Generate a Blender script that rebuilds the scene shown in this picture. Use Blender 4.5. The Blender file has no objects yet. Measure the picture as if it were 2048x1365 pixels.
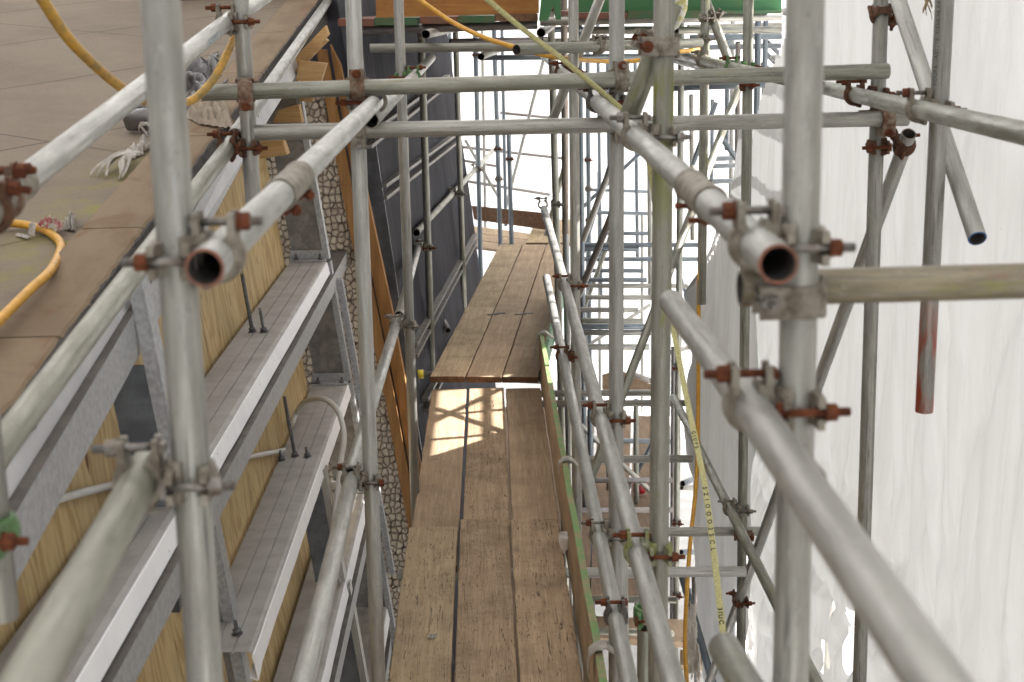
import bpy, bmesh, math, random
from mathutils import Vector, Matrix, noise
random.seed(7)
# ------------------------------------------------------------------ camera
FP, CX, CY, CZ = 2950.0, 1024.0, 682.5, 6.5      # focal length in px of a 2048 wide frame, principal point, eye height
yd = Vector((966-CX, -(3-CY), -FP)).normalized()
up = -Vector((1215-CX, -(13532-CY), -FP)); up = (up - up.dot(yd)*yd).normalized()
xd = yd.cross(up)
R = Matrix((xd, yd, up))                          # camera axes -> world axes
sc = bpy.context.scene
cd = bpy.data.cameras.new('camera'); cam = bpy.data.objects.new('camera', cd); sc.collection.objects.link(cam)
cam.matrix_world = Matrix.Translation((0, 0, CZ)) @ R.to_4x4()
cd.sensor_width = 36; cd.lens = 36*FP/2048; cd.clip_start = .05; cd.clip_end = 500
cd.dof.use_dof = True; cd.dof.focus_distance = 7.0; cd.dof.aperture_fstop = 6.3
sc.camera = cam
# ------------------------------------------------------------------ sky, sun, exposure
SUN_EL, SUN_AZ = math.radians(43), math.radians(76)     # azimuth from +Y towards +X
sd = Vector((math.sin(SUN_AZ)*math.cos(SUN_EL), math.cos(SUN_AZ)*math.cos(SUN_EL), math.sin(SUN_EL)))
w = bpy.data.worlds.new('World'); sc.world = w; w.use_nodes = True
nt = w.node_tree; bg = nt.nodes['Background']
sky = nt.nodes.new('ShaderNodeTexSky'); sky.sky_type = 'NISHITA'; sky.sun_disc = False
sky.sun_elevation = SUN_EL; sky.sun_rotation = SUN_AZ; sky.air_density = 1.0; sky.dust_density = 3.5; sky.ozone_density = .6
nt.links.new(sky.outputs[0], bg.inputs[0]); bg.inputs[1].default_value = .13
ld = bpy.data.lights.new('sun', 'SUN'); ld.energy = 5.0; ld.angle = math.radians(.55); ld.color = (1, .98, .95)
sun = bpy.data.objects.new('sun', ld); sc.collection.objects.link(sun)
sun.rotation_euler = (-sd).to_track_quat('-Z', 'Y').to_euler()
sc.view_settings.view_transform = 'Standard'; sc.view_settings.look = 'None'
sc.view_settings.exposure = 2.05; sc.view_settings.gamma = 1
sc.cycles.max_bounces = 8; sc.cycles.diffuse_bounces = 5; sc.cycles.glossy_bounces = 3; sc.cycles.transmission_bounces = 4
sc.cycles.use_denoising = True; sc.cycles.sample_clamp_indirect = 6
COL = sc.collection
# ------------------------------------------------------------------ rays from photo measurements to world points
def ray(u, v): return R @ Vector((u-CX, CY-v, -FP)) / FP
O = Vector((0, 0, CZ))
def aX(u, v, X): r = ray(u, v); return O + r*(X/r.x)
def aY(u, v, Y): r = ray(u, v); return O + r*(Y/r.y)
def aZ(u, v, z): r = ray(u, v); return O + r*(z/r.z)
def hit(u, v, p0, n):
    r = ray(u, v); return O + r*((p0-O).dot(n)/r.dot(n))
# ------------------------------------------------------------------ material helpers
def newmat(name):
    m = bpy.data.materials.new(name); m.use_nodes = True
    return m, m.node_tree, m.node_tree.nodes['Principled BSDF']
class NB:
    def __init__(s, name, rough=.6, metal=0, spec=None):
        s.m, s.t, s.b = newmat(name); s.b.inputs['Roughness'].default_value = rough; s.b.inputs['Metallic'].default_value = metal
        if spec is not None: s.b.inputs['Specular IOR Level'].default_value = spec
        s.tc = s.t.nodes.new('ShaderNodeTexCoord'); s.oi = s.t.nodes.new('ShaderNodeObjectInfo')
        a = s.t.nodes.new('ShaderNodeVectorMath'); a.operation = 'SCALE'; cmb = s.t.nodes.new('ShaderNodeCombineXYZ')
        for k in range(3): s.t.links.new(s.oi.outputs['Random'], cmb.inputs[k])
        s.t.links.new(cmb.outputs[0], a.inputs[0]); a.inputs['Scale'].default_value = 37.0
        b = s.t.nodes.new('ShaderNodeVectorMath'); b.operation = 'ADD'
        s.t.links.new(s.tc.outputs['Object'], b.inputs[0]); s.t.links.new(a.outputs[0], b.inputs[1]); s.v = b.outputs[0]
    def L(s, a, b): s.t.links.new(a, b)
    def map(s, scale, src=None):
        n = s.t.nodes.new('ShaderNodeMapping'); n.inputs['Scale'].default_value = scale; s.L(src or s.v, n.inputs[0]); return n.outputs[0]
    def noise(s, scale, detail=4, rough=.6, vec=None, dist=0):
        n = s.t.nodes.new('ShaderNodeTexNoise'); n.inputs['Scale'].default_value = scale; n.inputs['Detail'].default_value = detail
        n.inputs['Roughness'].default_value = rough; n.inputs['Distortion'].default_value = dist; s.L(vec or s.v, n.inputs[0]); return n.outputs['Fac']
    def vor(s, scale, vec=None, feature='F1', rnd=1):
        n = s.t.nodes.new('ShaderNodeTexVoronoi'); n.feature = feature; n.inputs['Scale'].default_value = scale; n.inputs['Randomness'].default_value = rnd
        s.L(vec or s.v, n.inputs[0]); return n
    def ramp(s, f, a, b, c0=0, c1=1, ease=True):
        n = s.t.nodes.new('ShaderNodeMapRange'); n.interpolation_type = 'SMOOTHSTEP' if ease else 'LINEAR'
        n.inputs[1].default_value = a; n.inputs[2].default_value = b; n.inputs[3].default_value = c0; n.inputs[4].default_value = c1; s.L(f, n.inputs[0]); return n.outputs[0]
    def mix(s, f, a, b, mode='MIX'):
        n = s.t.nodes.new('ShaderNodeMix'); n.data_type = 'RGBA'; n.blend_type = mode
        if isinstance(f, (int, float)): n.inputs[0].default_value = f
        else: s.L(f, n.inputs[0])
        for k, c in ((6, a), (7, b)):
            if isinstance(c, tuple): n.inputs[k].default_value = (*c, 1) if len(c) == 3 else c
            else: s.L(c, n.inputs[k])
        return n.outputs[2]
    def math(s, op, a, b=0):
        n = s.t.nodes.new('ShaderNodeMath'); n.operation = op
        for k, c in ((0, a), (1, b)):
            if isinstance(c, (int, float)): n.inputs[k].default_value = c
            else: s.L(c, n.inputs[k])
        return n.outputs[0]
    def sep(s, src=None):
        n = s.t.nodes.new('ShaderNodeSeparateXYZ'); s.L(src or s.tc.outputs['Object'], n.inputs[0]); return n.outputs
    def bump(s, h, strength=.3, dist=.002):
        n = s.t.nodes.new('ShaderNodeBump'); n.inputs['Strength'].default_value = strength; n.inputs['Distance'].default_value = dist
        s.L(h, n.inputs['Height']); s.L(n.outputs[0], s.b.inputs['Normal'])
    def col(s, c):
        if isinstance(c, tuple): s.b.inputs['Base Color'].default_value = (*c, 1)
        else: s.L(c, s.b.inputs['Base Color'])
        return s.m
def galv(name, c1=(.33, .322, .288), c2=(.225, .218, .195), moss=0, rust=0, dark=.3, metal=.5, rough=.42, paint=None, specks=1.0):
    s = NB(name, rough, metal)
    base = s.mix(s.ramp(s.noise(1, 5, .65, s.map((34, 34, 5))), .36, .66), c1, c2)
    streak = s.ramp(s.noise(1, 5, .7, s.map((90, 90, 4))), .42, .72)
    base = s.mix(s.math('MULTIPLY', streak, dark), base, (.13, .125, .11))
    fine = s.ramp(s.noise(1, 3, .7, s.map((260, 260, 90))), .62, .70)
    patch = s.ramp(s.noise(1, 3, .6, s.map((26, 26, 6))), .42, .58)
    base = s.mix(s.math('MULTIPLY', s.math('MULTIPLY', fine, patch), .75*specks), base, (.05, .047, .04))
    ln = s.ramp(s.noise(1, 2, .5, s.map((210, 210, 5))), .60, .66)
    base = s.mix(s.math('MULTIPLY', s.math('MULTIPLY', ln, s.ramp(s.noise(1, 3, .6, s.map((14, 14, 3))), .40, .55)), .75*specks), base, (.10, .097, .085))
    blot = s.ramp(s.noise(1, 5, .75, s.map((60, 60, 16))), .56, .68)
    base = s.mix(s.math('MULTIPLY', blot, .38), base, (.16, .155, .135))
    lt = s.ramp(s.noise(1, 4, .7, s.map((120, 120, 30))), .58, .70)
    base = s.mix(s.math('MULTIPLY', lt, .35), base, (.46, .46, .43))
    if moss: base = s.mix(s.math('MULTIPLY', s.ramp(s.noise(1, 6, .7, s.map((22, 22, 5))), .62-.3*moss, .78-.3*moss), .85), base, (.20, .20, .045))
    if rust: base = s.mix(s.math('MULTIPLY', s.ramp(s.noise(1, 6, .7, s.map((30, 30, 9))), .70-.3*rust, .80-.3*rust), .9), base, (.20, .10, .05))
    if paint:
        c, z0, z1 = paint[:3]; z = s.sep()[2]; g_ = s.ramp(z, z0, z1)
        if len(paint) > 3: g_ = s.math('MULTIPLY', g_, s.ramp(z, paint[3], paint[4], 1, 0))
        f = s.math('MULTIPLY', g_, s.ramp(s.noise(1, 3, .6, s.map((25, 25, 5))), .40, .56))
        base = s.mix(f, base, c)
    # each tube has its own overall tone
    tone = s.ramp(s.oi.outputs['Random'], 0, 1, .90, 1.20, False)
    hs = s.t.nodes.new('ShaderNodeHueSaturation'); s.L(base, hs.inputs['Color']); s.L(tone, hs.inputs['Value'])
    s.L(s.ramp(s.noise(1, 3, .6, s.map((40, 40, 8))), .3, .7, rough-.12, rough+.14), s.b.inputs['Roughness'])
    s.bump(s.noise(1, 4, .6, s.map((160, 160, 40))), .25, .0012)
    return s.col(hs.outputs[0])
def wood(name, a, b, dk=(.05, .035, .022), crack=.5, axis=1, scale=1, blotch=.5, rough=.8, green=0):
    s = NB(name, rough, 0, .25)
    sc_ = [38*scale]*3; sc_[axis] = 2.0*scale
    g = s.noise(1, 6, .65, s.map(tuple(sc_)), .6)
    base = s.mix(s.ramp(g, .32, .68), a, b)
    base = s.mix(s.math('MULTIPLY', s.ramp(s.noise(3.5, 5, .7), .40, .72), blotch), base, tuple(x*.42 for x in b))
    sc2 = [150*scale]*3; sc2[axis] = 5*scale
    fib = s.noise(1, 3, .6, s.map(tuple(sc2)))
    base = s.mix(s.math('MULTIPLY', s.ramp(fib, .45, .75), .45), base, tuple(x*.5 for x in a))
    sc3 = [60*scale]*3; sc3[axis] = 2.6*scale
    cr = s.ramp(s.noise(1, 2, .5, s.map(tuple(sc3)), 1.0), .485, .5); cr2 = s.ramp(s.noise(1, 2, .5, s.map(tuple(sc3)), 1.0), .5, .515)
    line = s.math('SUBTRACT', cr, cr2)
    sc4 = [9*scale]*3; sc4[axis] = 55*scale
    line2 = s.math('SUBTRACT', s.ramp(s.noise(1, 4, .6, s.map(tuple(sc4)), 1.4), .49, .5), s.ramp(s.noise(1, 4, .6, s.map(tuple(sc4)), 1.4), .5, .51))
    msk = s.ramp(s.noise(2.2, 3), .45, .6)
    base = s.mix(s.math('MULTIPLY', line, crack), base, dk)
    base = s.mix(s.math('MULTIPLY', s.math('MULTIPLY', line2, msk), crack*.9), base, dk)
    sp = s.ramp(s.noise(95, 2), .70, .78); base = s.mix(s.math('MULTIPLY', sp, .35), base, (.5, .45, .38))
    tone = s.ramp(s.oi.outputs['Random'], 0, 1, .86, 1.12, False)
    hs = s.t.nodes.new('ShaderNodeHueSaturation'); s.L(base, hs.inputs['Color']); s.L(tone, hs.inputs['Value'])
    s.bump(s.math('ADD', fib, s.math('MULTIPLY', line, -1.5)), .5, .0015)
    return s.col(hs.outputs[0])
def plain(name, c1, c2=None, scale=12, rough=.6, metal=0, bump=.2, det=5, lo=.35, hi=.65, spec=None):
    s = NB(name, rough, metal, spec); c2 = c2 or tuple(x*.7 for x in c1)
    f = s.noise(scale, det, .65); s.bump(s.noise(scale*6, 3), bump, .002)
    return s.col(s.mix(s.ramp(f, lo, hi), c1, c2))
M = {}
M['g'] = galv('galvanised_steel')
M['gl'] = galv('galvanised_clean', (.38, .376, .348), (.285, .281, .26), dark=.18, specks=.6, rough=.42)
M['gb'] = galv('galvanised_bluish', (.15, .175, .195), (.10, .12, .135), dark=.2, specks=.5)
M['gw'] = galv('galvanised_weathered', (.285, .282, .238), (.195, .19, .155), moss=.15, dark=.55)
M['ga'] = galv('galvanised_algae_band', (.30, .29, .25), (.21, .20, .165), moss=.1, dark=.5, paint=((.17, .18, .035), 1.62, 1.72, 1.78, 2.15))
M['gm'] = galv('galvanised_mossy', (.26, .255, .20), (.17, .165, .12), moss=.35, dark=.5)
M['go'] = galv('galvanised_lichen', (.25, .215, .14), (.13, .11, .075), moss=.22, rust=.5, dark=.7)
M['gd'] = galv('galvanised_dull_dark', (.22, .20, .19), (.14, .12, .11), dark=.3)
M['gy'] = galv('galvanised_paint_spots', (.335, .33, .275), (.255, .25, .20), dark=.25, specks=.3)
M['gr'] = galv('galvanised_red_paint', (.35, .345, .32), (.25, .245, .23), dark=.4, paint=((.36, .07, .035), 2.24, 2.48))
M['gbr'] = galv('galvanised_red_band', (.30, .26, .22), (.2, .18, .15), dark=.4, rust=.5)
def rustmat(name, a, b, dark=(.05, .03, .02)):
    s = NB(name, .85, 0, .2)
    base = s.mix(s.ramp(s.noise(60, 5, .7), .38, .62), a, b)
    base = s.mix(s.math('MULTIPLY', s.ramp(s.noise(140, 3), .55, .7), .6), base, dark)
    s.bump(s.noise(220, 3), .5, .001)
    return s.col(base)
M['rust'] = rustmat('rusty_steel', (.150, .047, .020), (.085, .029, .015))
M['rustb'] = rustmat('rusty_brown_steel', (.13, .065, .038), (.07, .038, .025))
M['cg'] = plain('grey_cast_clamp', (.27, .245, .20), (.14, .115, .085), 40, .6, .35, .5)
M['cr'] = plain('rust_stained_clamp', (.22, .17, .125), (.12, .055, .028), 45, .7, .2, .5)
M['cd'] = plain('dark_clamp', (.08, .078, .075), (.15, .12, .10), 50, .55, .3, .4)
M['cgr'] = plain('green_painted_clamp', (.055, .13, .045), (.09, .18, .06), 30, .5, 0, .3)
M['cm'] = plain('mossy_clamp', (.26, .26, .20), (.19, .20, .05), 35, .75, .1, .5)
M['inner'] = plain('shaded_tube_inside', (.045, .042, .036), (.025, .02, .016), 30, .9, 0, .3)  # rusty inside, with the shade in the tube put into the dark colour
M['rim'] = plain('rusty_cut_edge', (.22, .085, .05), (.13, .06, .04), 50, .8, 0, .3)
M['bg'] = plain('grey_bolt_steel', (.25, .24, .22), (.14, .11, .09), 60, .45, .7, .3)
M['wood1'] = wood('weathered_board_tan', (.54, .42, .27), (.43, .32, .195), crack=.75, blotch=.55)
M['wood2'] = wood('weathered_board_brown', (.47, .345, .225), (.355, .25, .155), crack=.9, blotch=.6)
M['wood3'] = wood('smooth_board_brown', (.475, .35, .23), (.37, .265, .17), crack=.25, blotch=.4)
M['wood4'] = wood('worn_board_orange_brown', (.40, .185, .055), (.31, .135, .04), crack=.3, blotch=.35, axis=0)
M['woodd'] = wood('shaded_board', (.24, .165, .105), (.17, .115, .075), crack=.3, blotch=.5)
M['woodend'] = wood('board_end_grain_brown', (.20, .105, .055), (.11, .06, .033), crack=.5)
M['studs'] = wood('pine_stud_orange', (.36, .185, .062), (.26, .125, .042), axis=2, crack=.2, blotch=.25)
M['pine'] = wood('fresh_pine_block', (.52, .34, .16), (.42, .25, .10), axis=0, crack=.2, blotch=.12, rough=.7)
def plym():
    s = NB('treated_plywood', .75, 0, .25)
    n = s.noise(1, 3, .5, s.map((2.6, 2.6, .75)), 1.6)
    wv = s.t.nodes.new('ShaderNodeMath'); wv.operation = 'SINE'; s.L(s.math('MULTIPLY', n, 46), wv.inputs[0])
    base = s.mix(s.ramp(wv.outputs[0], .1, 1), (.50, .375, .19), (.385, .265, .12))
    base = s.mix(s.math('MULTIPLY', s.ramp(s.noise(1, 4, .6, s.map((60, 60, 3))), .4, .7), .4), base, (.25, .16, .07))
    base = s.mix(s.math('MULTIPLY', s.ramp(s.noise(1, 2, .5, s.map((26, 26, 7)), .4), .71, .75), .85), base, (.09, .035, .015))
    base = s.mix(s.math('MULTIPLY', s.ramp(s.noise(2.1, 4), .5, .75), .35), base, (.24, .19, .10))
    return s.col(base)
M['ply'] = plym()
M['green'] = plain('worn_green_paint', (.13, .25, .075), (.27, .21, .12), 16, .65, 0, .3, lo=.42, hi=.66)
M['greenb'] = plain('bright_green_paint', (.035, .135, .045), (.065, .12, .03), 6, .55, 0, .2, lo=.5, hi=.8)
M['dgreen'] = plain('dark_green_paint', (.03, .09, .035), (.06, .08, .03), 14, .6, 0, .2)
M['redend'] = plain('red_brown_paint', (.17, .055, .028), (.11, .05, .03), 14, .7, 0, .2)
M['zinc'] = plain('mottled_galvanised_sheet', (.40, .405, .41), (.29, .295, .30), 60, .5, .25, .15)
M['zincd'] = plain('dull_galvanised_plate', (.24, .225, .205), (.15, .14, .13), 22, .6, .3, .25)
M['zincb'] = plain('blue_grey_steel', (.17, .19, .21), (.10, .11, .125), 8, .5, .35, .2)
def purl():
    s = NB('dusty_purlin_metal', .62, .15)
    base = s.mix(s.ramp(s.noise(9, 5), .35, .68), (.42, .405, .39), (.335, .32, .305))
    base = s.mix(s.math('MULTIPLY', s.ramp(s.noise(1, 3, .7, s.map((220, 220, 220))), .55, .66), .35), base, (.42, .40, .38))
    base = s.mix(s.math('MULTIPLY', s.ramp(s.noise(30, 4), .70, .76), .7), base, (.16, .08, .04))
    return s.col(base)
M['purlin'] = purl()
def lip():
    s = NB('white_painted_lip', .5)
    base = s.mix(s.ramp(s.noise(5, 4), .4, .8), (.84, .84, .85), (.74, .74, .755))
    ch = s.math('MULTIPLY', s.ramp(s.noise(1, 4, .7, s.map((60, 30, 60))), .66, .69), s.ramp(s.noise(4, 2), .50, .58))
    return s.col(s.mix(ch, base, (.10, .07, .05)))
M['lip'] = lip()
def stone():
    s = NB('brown_stone_tile', .85, 0, .3)
    base = s.mix(s.ramp(s.noise(2.2, 6, .65), .35, .7), (.195, .158, .118), (.155, .126, .094))
    base = s.mix(s.math('MULTIPLY', s.ramp(s.noise(1, 5, .65, s.map((3, 14, 6))), .5, .75), .5), base, (.185, .150, .110))
    base = s.mix(s.math('MULTIPLY', s.ramp(s.noise(60, 4), .56, .70), .42), base, (.09, .07, .055))
    base = s.mix(s.math('MULTIPLY', s.ramp(s.noise(.9, 6, .7, None, 1.0), .54, .70), .22), base, (.10, .08, .06))
    base = s.mix(s.math('MULTIPLY', s.ramp(s.noise(26, 2), .755, .775), .7), base, (.07, .045, .03))
    base = s.mix(s.math('MULTIPLY', s.ramp(s.noise(33, 2), .78, .80), .6), base, (.6, .55, .5))
    # joints between slabs: a skewed grid of thin dark lines
    x, y, z = s.sep()
    def line(a, b, per, off, wd):
        t = s.math('ADD', s.math('ADD', s.math('MULTIPLY', x, a), s.math('MULTIPLY', y, b)), off+100*per)
        f = s.math('ABSOLUTE', s.math('SUBTRACT', s.math('MODULO', t, per), per*.5)); return s.ramp(f, wd*.6, wd, 1, 0)
    j = s.math('MAXIMUM', line(.71, -.71, 1.05, .36, .010), line(.52, .85, 1.9, .5, .008))
    base = s.mix(s.math('MULTIPLY', j, .8), base, (.07, .055, .04))
    # algae along the foot of the coping
    al = s.math('MULTIPLY', s.ramp(x, -.30, -.02), s.ramp(s.noise(4.5, 5, .65), .42, .60))
    yy = s.ramp(y, 4.5, 5.4, 1, 0)
    base = s.mix(s.math('MULTIPLY', s.math('MULTIPLY', al, yy), .6), base, (.21, .195, .03))
    s.bump(s.noise(35, 5, .7), .25, .003)
    return s.col(base)
M['stone'] = stone()
def coping():
    s = NB('coping_stone', .85, 0, .3)
    base = s.mix(s.ramp(s.noise(1, 6, .65, s.map((5, 1.6, 5))), .36, .66), (.205, .150, .095), (.155, .110, .069))
    base = s.mix(s.math('MULTIPLY', s.ramp(s.noise(1, 5, .6, s.map((7, 3, 7)), .8), .50, .68), .6), base, (.130, .070, .032))
    base = s.mix(s.math('MULTIPLY', s.ramp(s.noise(70, 3), .62, .75), .3), base, (.08, .06, .045))
    s.bump(s.noise(50, 5, .7), .25, .003)
    return s.col(base)
M['coping'] = coping()
M['bitumen'] = plain('torn_dark_membrane_edge', (.055, .045, .038), (.03, .026, .024), 60, .9, 0, .8)
M['fascia'] = plain('white_board', (.60, .60, .61), (.50, .50, .51), 5, .6, 0, .1)
def membr():
    s = NB('dark_grey_building_wrap', .7, 0, .15)
    base = s.mix(s.ramp(s.noise(1, 4, .6, s.map((2, 2, .5))), .35, .7), (.070, .069, .080), (.050, .049, .058))
    base = s.mix(s.math('MULTIPLY', s.ramp(s.noise(1, 4, .7, s.map((30, 30, 2))), .55, .75), .35), base, (.085, .082, .09))
    s.bump(s.noise(1, 3, .6, s.map((9, 9, 1.2)), 1), .6, .02)
    return s.col(base)
M['membrane'] = membr()
M['chantop'] = plain('dirty_shaded_channel_top', (.15, .132, .118), (.10, .088, .08), 14, .8, .1, .2)  # dirt plus the shade under coping and purlins, both put into the colour
M['trim'] = plain('blue_grey_corner_flashing', (.10, .105, .115), (.06, .062, .068), 8, .4, .3, .1)
def pebb():
    s = NB('pebble_cladding', .8, 0, .3)
    vv = s.map((1, .001, 1))
    d = s.t.nodes.new('ShaderNodeVectorMath'); d.operation = 'ADD'
    nn = s.t.nodes.new('ShaderNodeTexNoise'); nn.inputs['Scale'].default_value = 16; s.L(vv, nn.inputs[0])
    dm = s.t.nodes.new('ShaderNodeVectorMath'); dm.operation = 'SCALE'; dm.inputs['Scale'].default_value = .022; s.L(nn.outputs['Color'], dm.inputs[0])
    s.L(vv, d.inputs[0]); s.L(dm.outputs[0], d.inputs[1])
    mp = s.map((1, 1, .85), d.outputs[0])
    e = s.vor(29, mp, 'DISTANCE_TO_EDGE', .72).outputs['Distance']; c = s.vor(29, mp, 'F1', .72)
    cc = s.t.nodes.new('ShaderNodeSeparateColor'); s.L(c.outputs['Color'], cc.inputs[0])
    st = s.mix(cc.outputs[0], (.60, .51, .385), (.40, .325, .24)); st = s.mix(s.math('MULTIPLY', s.ramp(s.noise(60, 3), .5, .7), .3), st, (.22, .165, .12))
    rnd = s.math('MULTIPLY', s.ramp(e, .025, .075), s.ramp(c.outputs['Distance'], .74, .60))
    base = s.mix(rnd, (.11, .078, .055), st)
    s.bump(s.ramp(e, .03, .24), 1.0, .012)
    return s.col(base)
M['pebble'] = pebb()
def sheetm(name='white_shrink_wrap', tr=(.72, .70, .68), amt=.62):
    m = bpy.data.materials.new(name); m.use_nodes = True; t = m.node_tree; t.nodes.clear()
    out = t.nodes.new('ShaderNodeOutputMaterial'); tc = t.nodes.new('ShaderNodeTexCoord')
    df = t.nodes.new('ShaderNodeBsdfDiffuse'); tl = t.nodes.new('ShaderNodeBsdfTranslucent'); mx = t.nodes.new('ShaderNodeMixShader'); mx.inputs[0].default_value = amt
    gl = t.nodes.new('ShaderNodeBsdfGlossy'); gl.inputs['Roughness'].default_value = .35; mg = t.nodes.new('ShaderNodeMixShader'); mg.inputs[0].default_value = .05
    mp = t.nodes.new('ShaderNodeMapping'); mp.inputs['Scale'].default_value = (1, 5, .55); t.links.new(tc.outputs['Object'], mp.inputs[0])
    n = t.nodes.new('ShaderNodeTexNoise'); n.inputs['Scale'].default_value = 2.4; n.inputs['Detail'].default_value = 6; n.inputs['Distortion'].default_value = .8; t.links.new(mp.outputs[0], n.inputs[0])
    mp2 = t.nodes.new('ShaderNodeMapping'); mp2.inputs['Scale'].default_value = (1, 60, 3.5); t.links.new(tc.outputs['Object'], mp2.inputs[0])
    n2 = t.nodes.new('ShaderNodeTexNoise'); n2.inputs['Scale'].default_value = 1; n2.inputs['Detail'].default_value = 5; n2.inputs['Roughness'].default_value = .7; t.links.new(mp2.outputs[0], n2.inputs[0])
    n3 = t.nodes.new('ShaderNodeTexNoise'); n3.inputs['Scale'].default_value = 70; n3.inputs['Detail'].default_value = 2; t.links.new(tc.outputs['Object'], n3.inputs[0])
    r = t.nodes.new('ShaderNodeMapRange'); r.inputs[1].default_value = .35; r.inputs[2].default_value = .68; t.links.new(n.outputs[0], r.inputs[0])
    c = t.nodes.new('ShaderNodeMix'); c.data_type = 'RGBA'; c.inputs[6].default_value = (*tr, 1); c.inputs[7].default_value = (tr[0]*.90, tr[1]*.895, tr[2]*.885, 1); t.links.new(r.outputs[0], c.inputs[0])
    r2 = t.nodes.new('ShaderNodeMapRange'); r2.inputs[1].default_value = .56; r2.inputs[2].default_value = .78; r2.inputs[4].default_value = .16; t.links.new(n2.outputs[0], r2.inputs[0])
    c2 = t.nodes.new('ShaderNodeMix'); c2.data_type = 'RGBA'; c2.inputs[7].default_value = (.30, .28, .265, 1); t.links.new(r2.outputs[0], c2.inputs[0]); t.links.new(c.outputs[2], c2.inputs[6])
    r3 = t.nodes.new('ShaderNodeMapRange'); r3.inputs[1].default_value = .73; r3.inputs[2].default_value = .77; r3.inputs[4].default_value = .45; t.links.new(n3.outputs[0], r3.inputs[0])
    c3 = t.nodes.new('ShaderNodeMix'); c3.data_type = 'RGBA'; c3.inputs[7].default_value = (.2, .17, .14, 1); t.links.new(r3.outputs[0], c3.inputs[0]); t.links.new(c2.outputs[2], c3.inputs[6])
    bp = t.nodes.new('ShaderNodeBump'); bp.inputs['Strength'].default_value = .5; bp.inputs['Distance'].default_value = .03; t.links.new(n.outputs[0], bp.inputs['Height'])
    for s_ in (df, tl): t.links.new(c3.outputs[2], s_.inputs[0]); t.links.new(bp.outputs[0], s_.inputs['Normal'])
    t.links.new(df.outputs[0], mx.inputs[1]); t.links.new(tl.outputs[0], mx.inputs[2])
    t.links.new(mx.outputs[0], mg.inputs[1]); t.links.new(gl.outputs[0], mg.inputs[2]); t.links.new(mg.outputs[0], out.inputs[0])
    return m
M['sheet'] = sheetm(tr=(.44, .445, .445), amt=.145)
M['sheetlap'] = sheetm('doubled_wrap', (.74, .74, .735), .55)
M['sheetroof'] = sheetm('overhead_wrap', (.72, .71, .69), .32)
M['sheetfar'] = sheetm('far_white_wrap', (.84, .84, .83), .20)
M['mossbag'] = plain('stained_white_plastic', (.62, .62, .57), (.38, .36, .10), 9, .6, 0, .3, lo=.5, hi=.62)
M['straw'] = plain('straw', (.55, .46, .33), (.3, .2, .12), 40, .9)
M['hose'] = plain('yellow_hose_rubber', (.62, .33, .035), (.48, .24, .025), 30, .45, 0, .1)
M['hosed'] = plain('dirty_yellow_hose', (.55, .30, .035), (.22, .16, .06), 18, .55, 0, .2, lo=.4, hi=.7)
M['strap'] = plain('yellow_webbing', (.56, .53, .27), (.40, .37, .15), 200, .85, 0, .9, lo=.45, hi=.6)
M['black'] = plain('black_print', (.02, .02, .02), (.03, .03, .03), 10, .8)
M['stencil'] = plain('grey_stencil_ink', (.07, .07, .065), (.10, .10, .09), 10, .8)
M['blueink'] = plain('blue_ink', (.10, .22, .32), (.15, .26, .34), 10, .8)
M['bluep'] = plain('blue_paint', (.025, .09, .28), (.05, .12, .25), 20, .5)
M['cloth'] = plain('cream_cotton', (.60, .52, .42), (.48, .41, .33), 30, .9, 0, .4)
M['paper'] = plain('torn_white_paper', (.72, .69, .65), (.6, .56, .5), 14, .85, 0, .3)
M['pinkpaper'] = plain('pink_printed_paper', (.55, .50, .40), (.45, .13, .14), 22, .8, 0, .2, lo=.48, hi=.54)
M['bag'] = plain('dark_plastic_film', (.10, .088, .085), (.32, .28, .28), 5, .18, 0, .1, lo=.5, hi=.75)
M['flex'] = plain('white_flex_conduit', (.55, .55, .53), (.50, .47, .43), 6, .5, 0, .1)
M['capgrey'] = plain('dirty_white_plastic', (.42, .40, .36), (.30, .27, .23), 25, .6, 0, .3)
M['yellow'] = plain('yellow_plastic', (.60, .48, .02), (.55, .42, .02), 20, .4)
M['red'] = plain('red_plastic', (.35, .01, .02), (.25, .01, .015), 10, .4)
M['concrete'] = plain('pale_concrete', (.62, .60, .57), (.5, .48, .46), 3, .9, 0, .3)
M['rod'] = plain('grey_threaded_rod', (.17, .175, .18), (.11, .11, .115), 60, .5, .5, .5)
M['darksteel'] = plain('dark_painted_steel', (.07, .072, .078), (.045, .046, .05), 8, .5, .3, .1)
# ------------------------------------------------------------------ object helpers
def link(name, me, mats=(), parent=None, mw=None):
    o = bpy.data.objects.new(name, me); COL.objects.link(o)
    for m in mats: me.materials.append(m)
    if parent: o.parent = parent
    if mw is not None: o.matrix_world = mw if not parent else mw
    return o
def tag(o, label=None, cat=None, group=None, kind=None):
    if label: o['label'] = label
    if cat: o['category'] = cat
    if group: o['group'] = group
    if kind: o['kind'] = kind
    return o
def empty(name, loc, label, cat, group=None):
    o = bpy.data.objects.new(name, None); COL.objects.link(o); o.location = loc; o.empty_display_size = .05
    bpy.context.view_layer.update() if False else None
    return tag(o, label, cat, group)
def child(name, me, mats, root, mw):
    """part whose world matrix is mw, parented to an unrotated Empty"""
    o = bpy.data.objects.new(name, me); COL.objects.link(o)
    if len(me.materials) == 0:
        for m in mats: me.materials.append(m)
    o.parent = root; pl = Vector((0, 0, 0)); r = root
    while r is not None: pl += r.location if r.parent is None or True else 0; r = r.parent
    o.matrix_local = Matrix.Translation(-pl) @ mw
    return o
def slot(o, *mats):
    for i, m in enumerate(mats):
        if i < len(o.material_slots): o.material_slots[i].link = 'OBJECT'; o.material_slots[i].material = m
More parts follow.
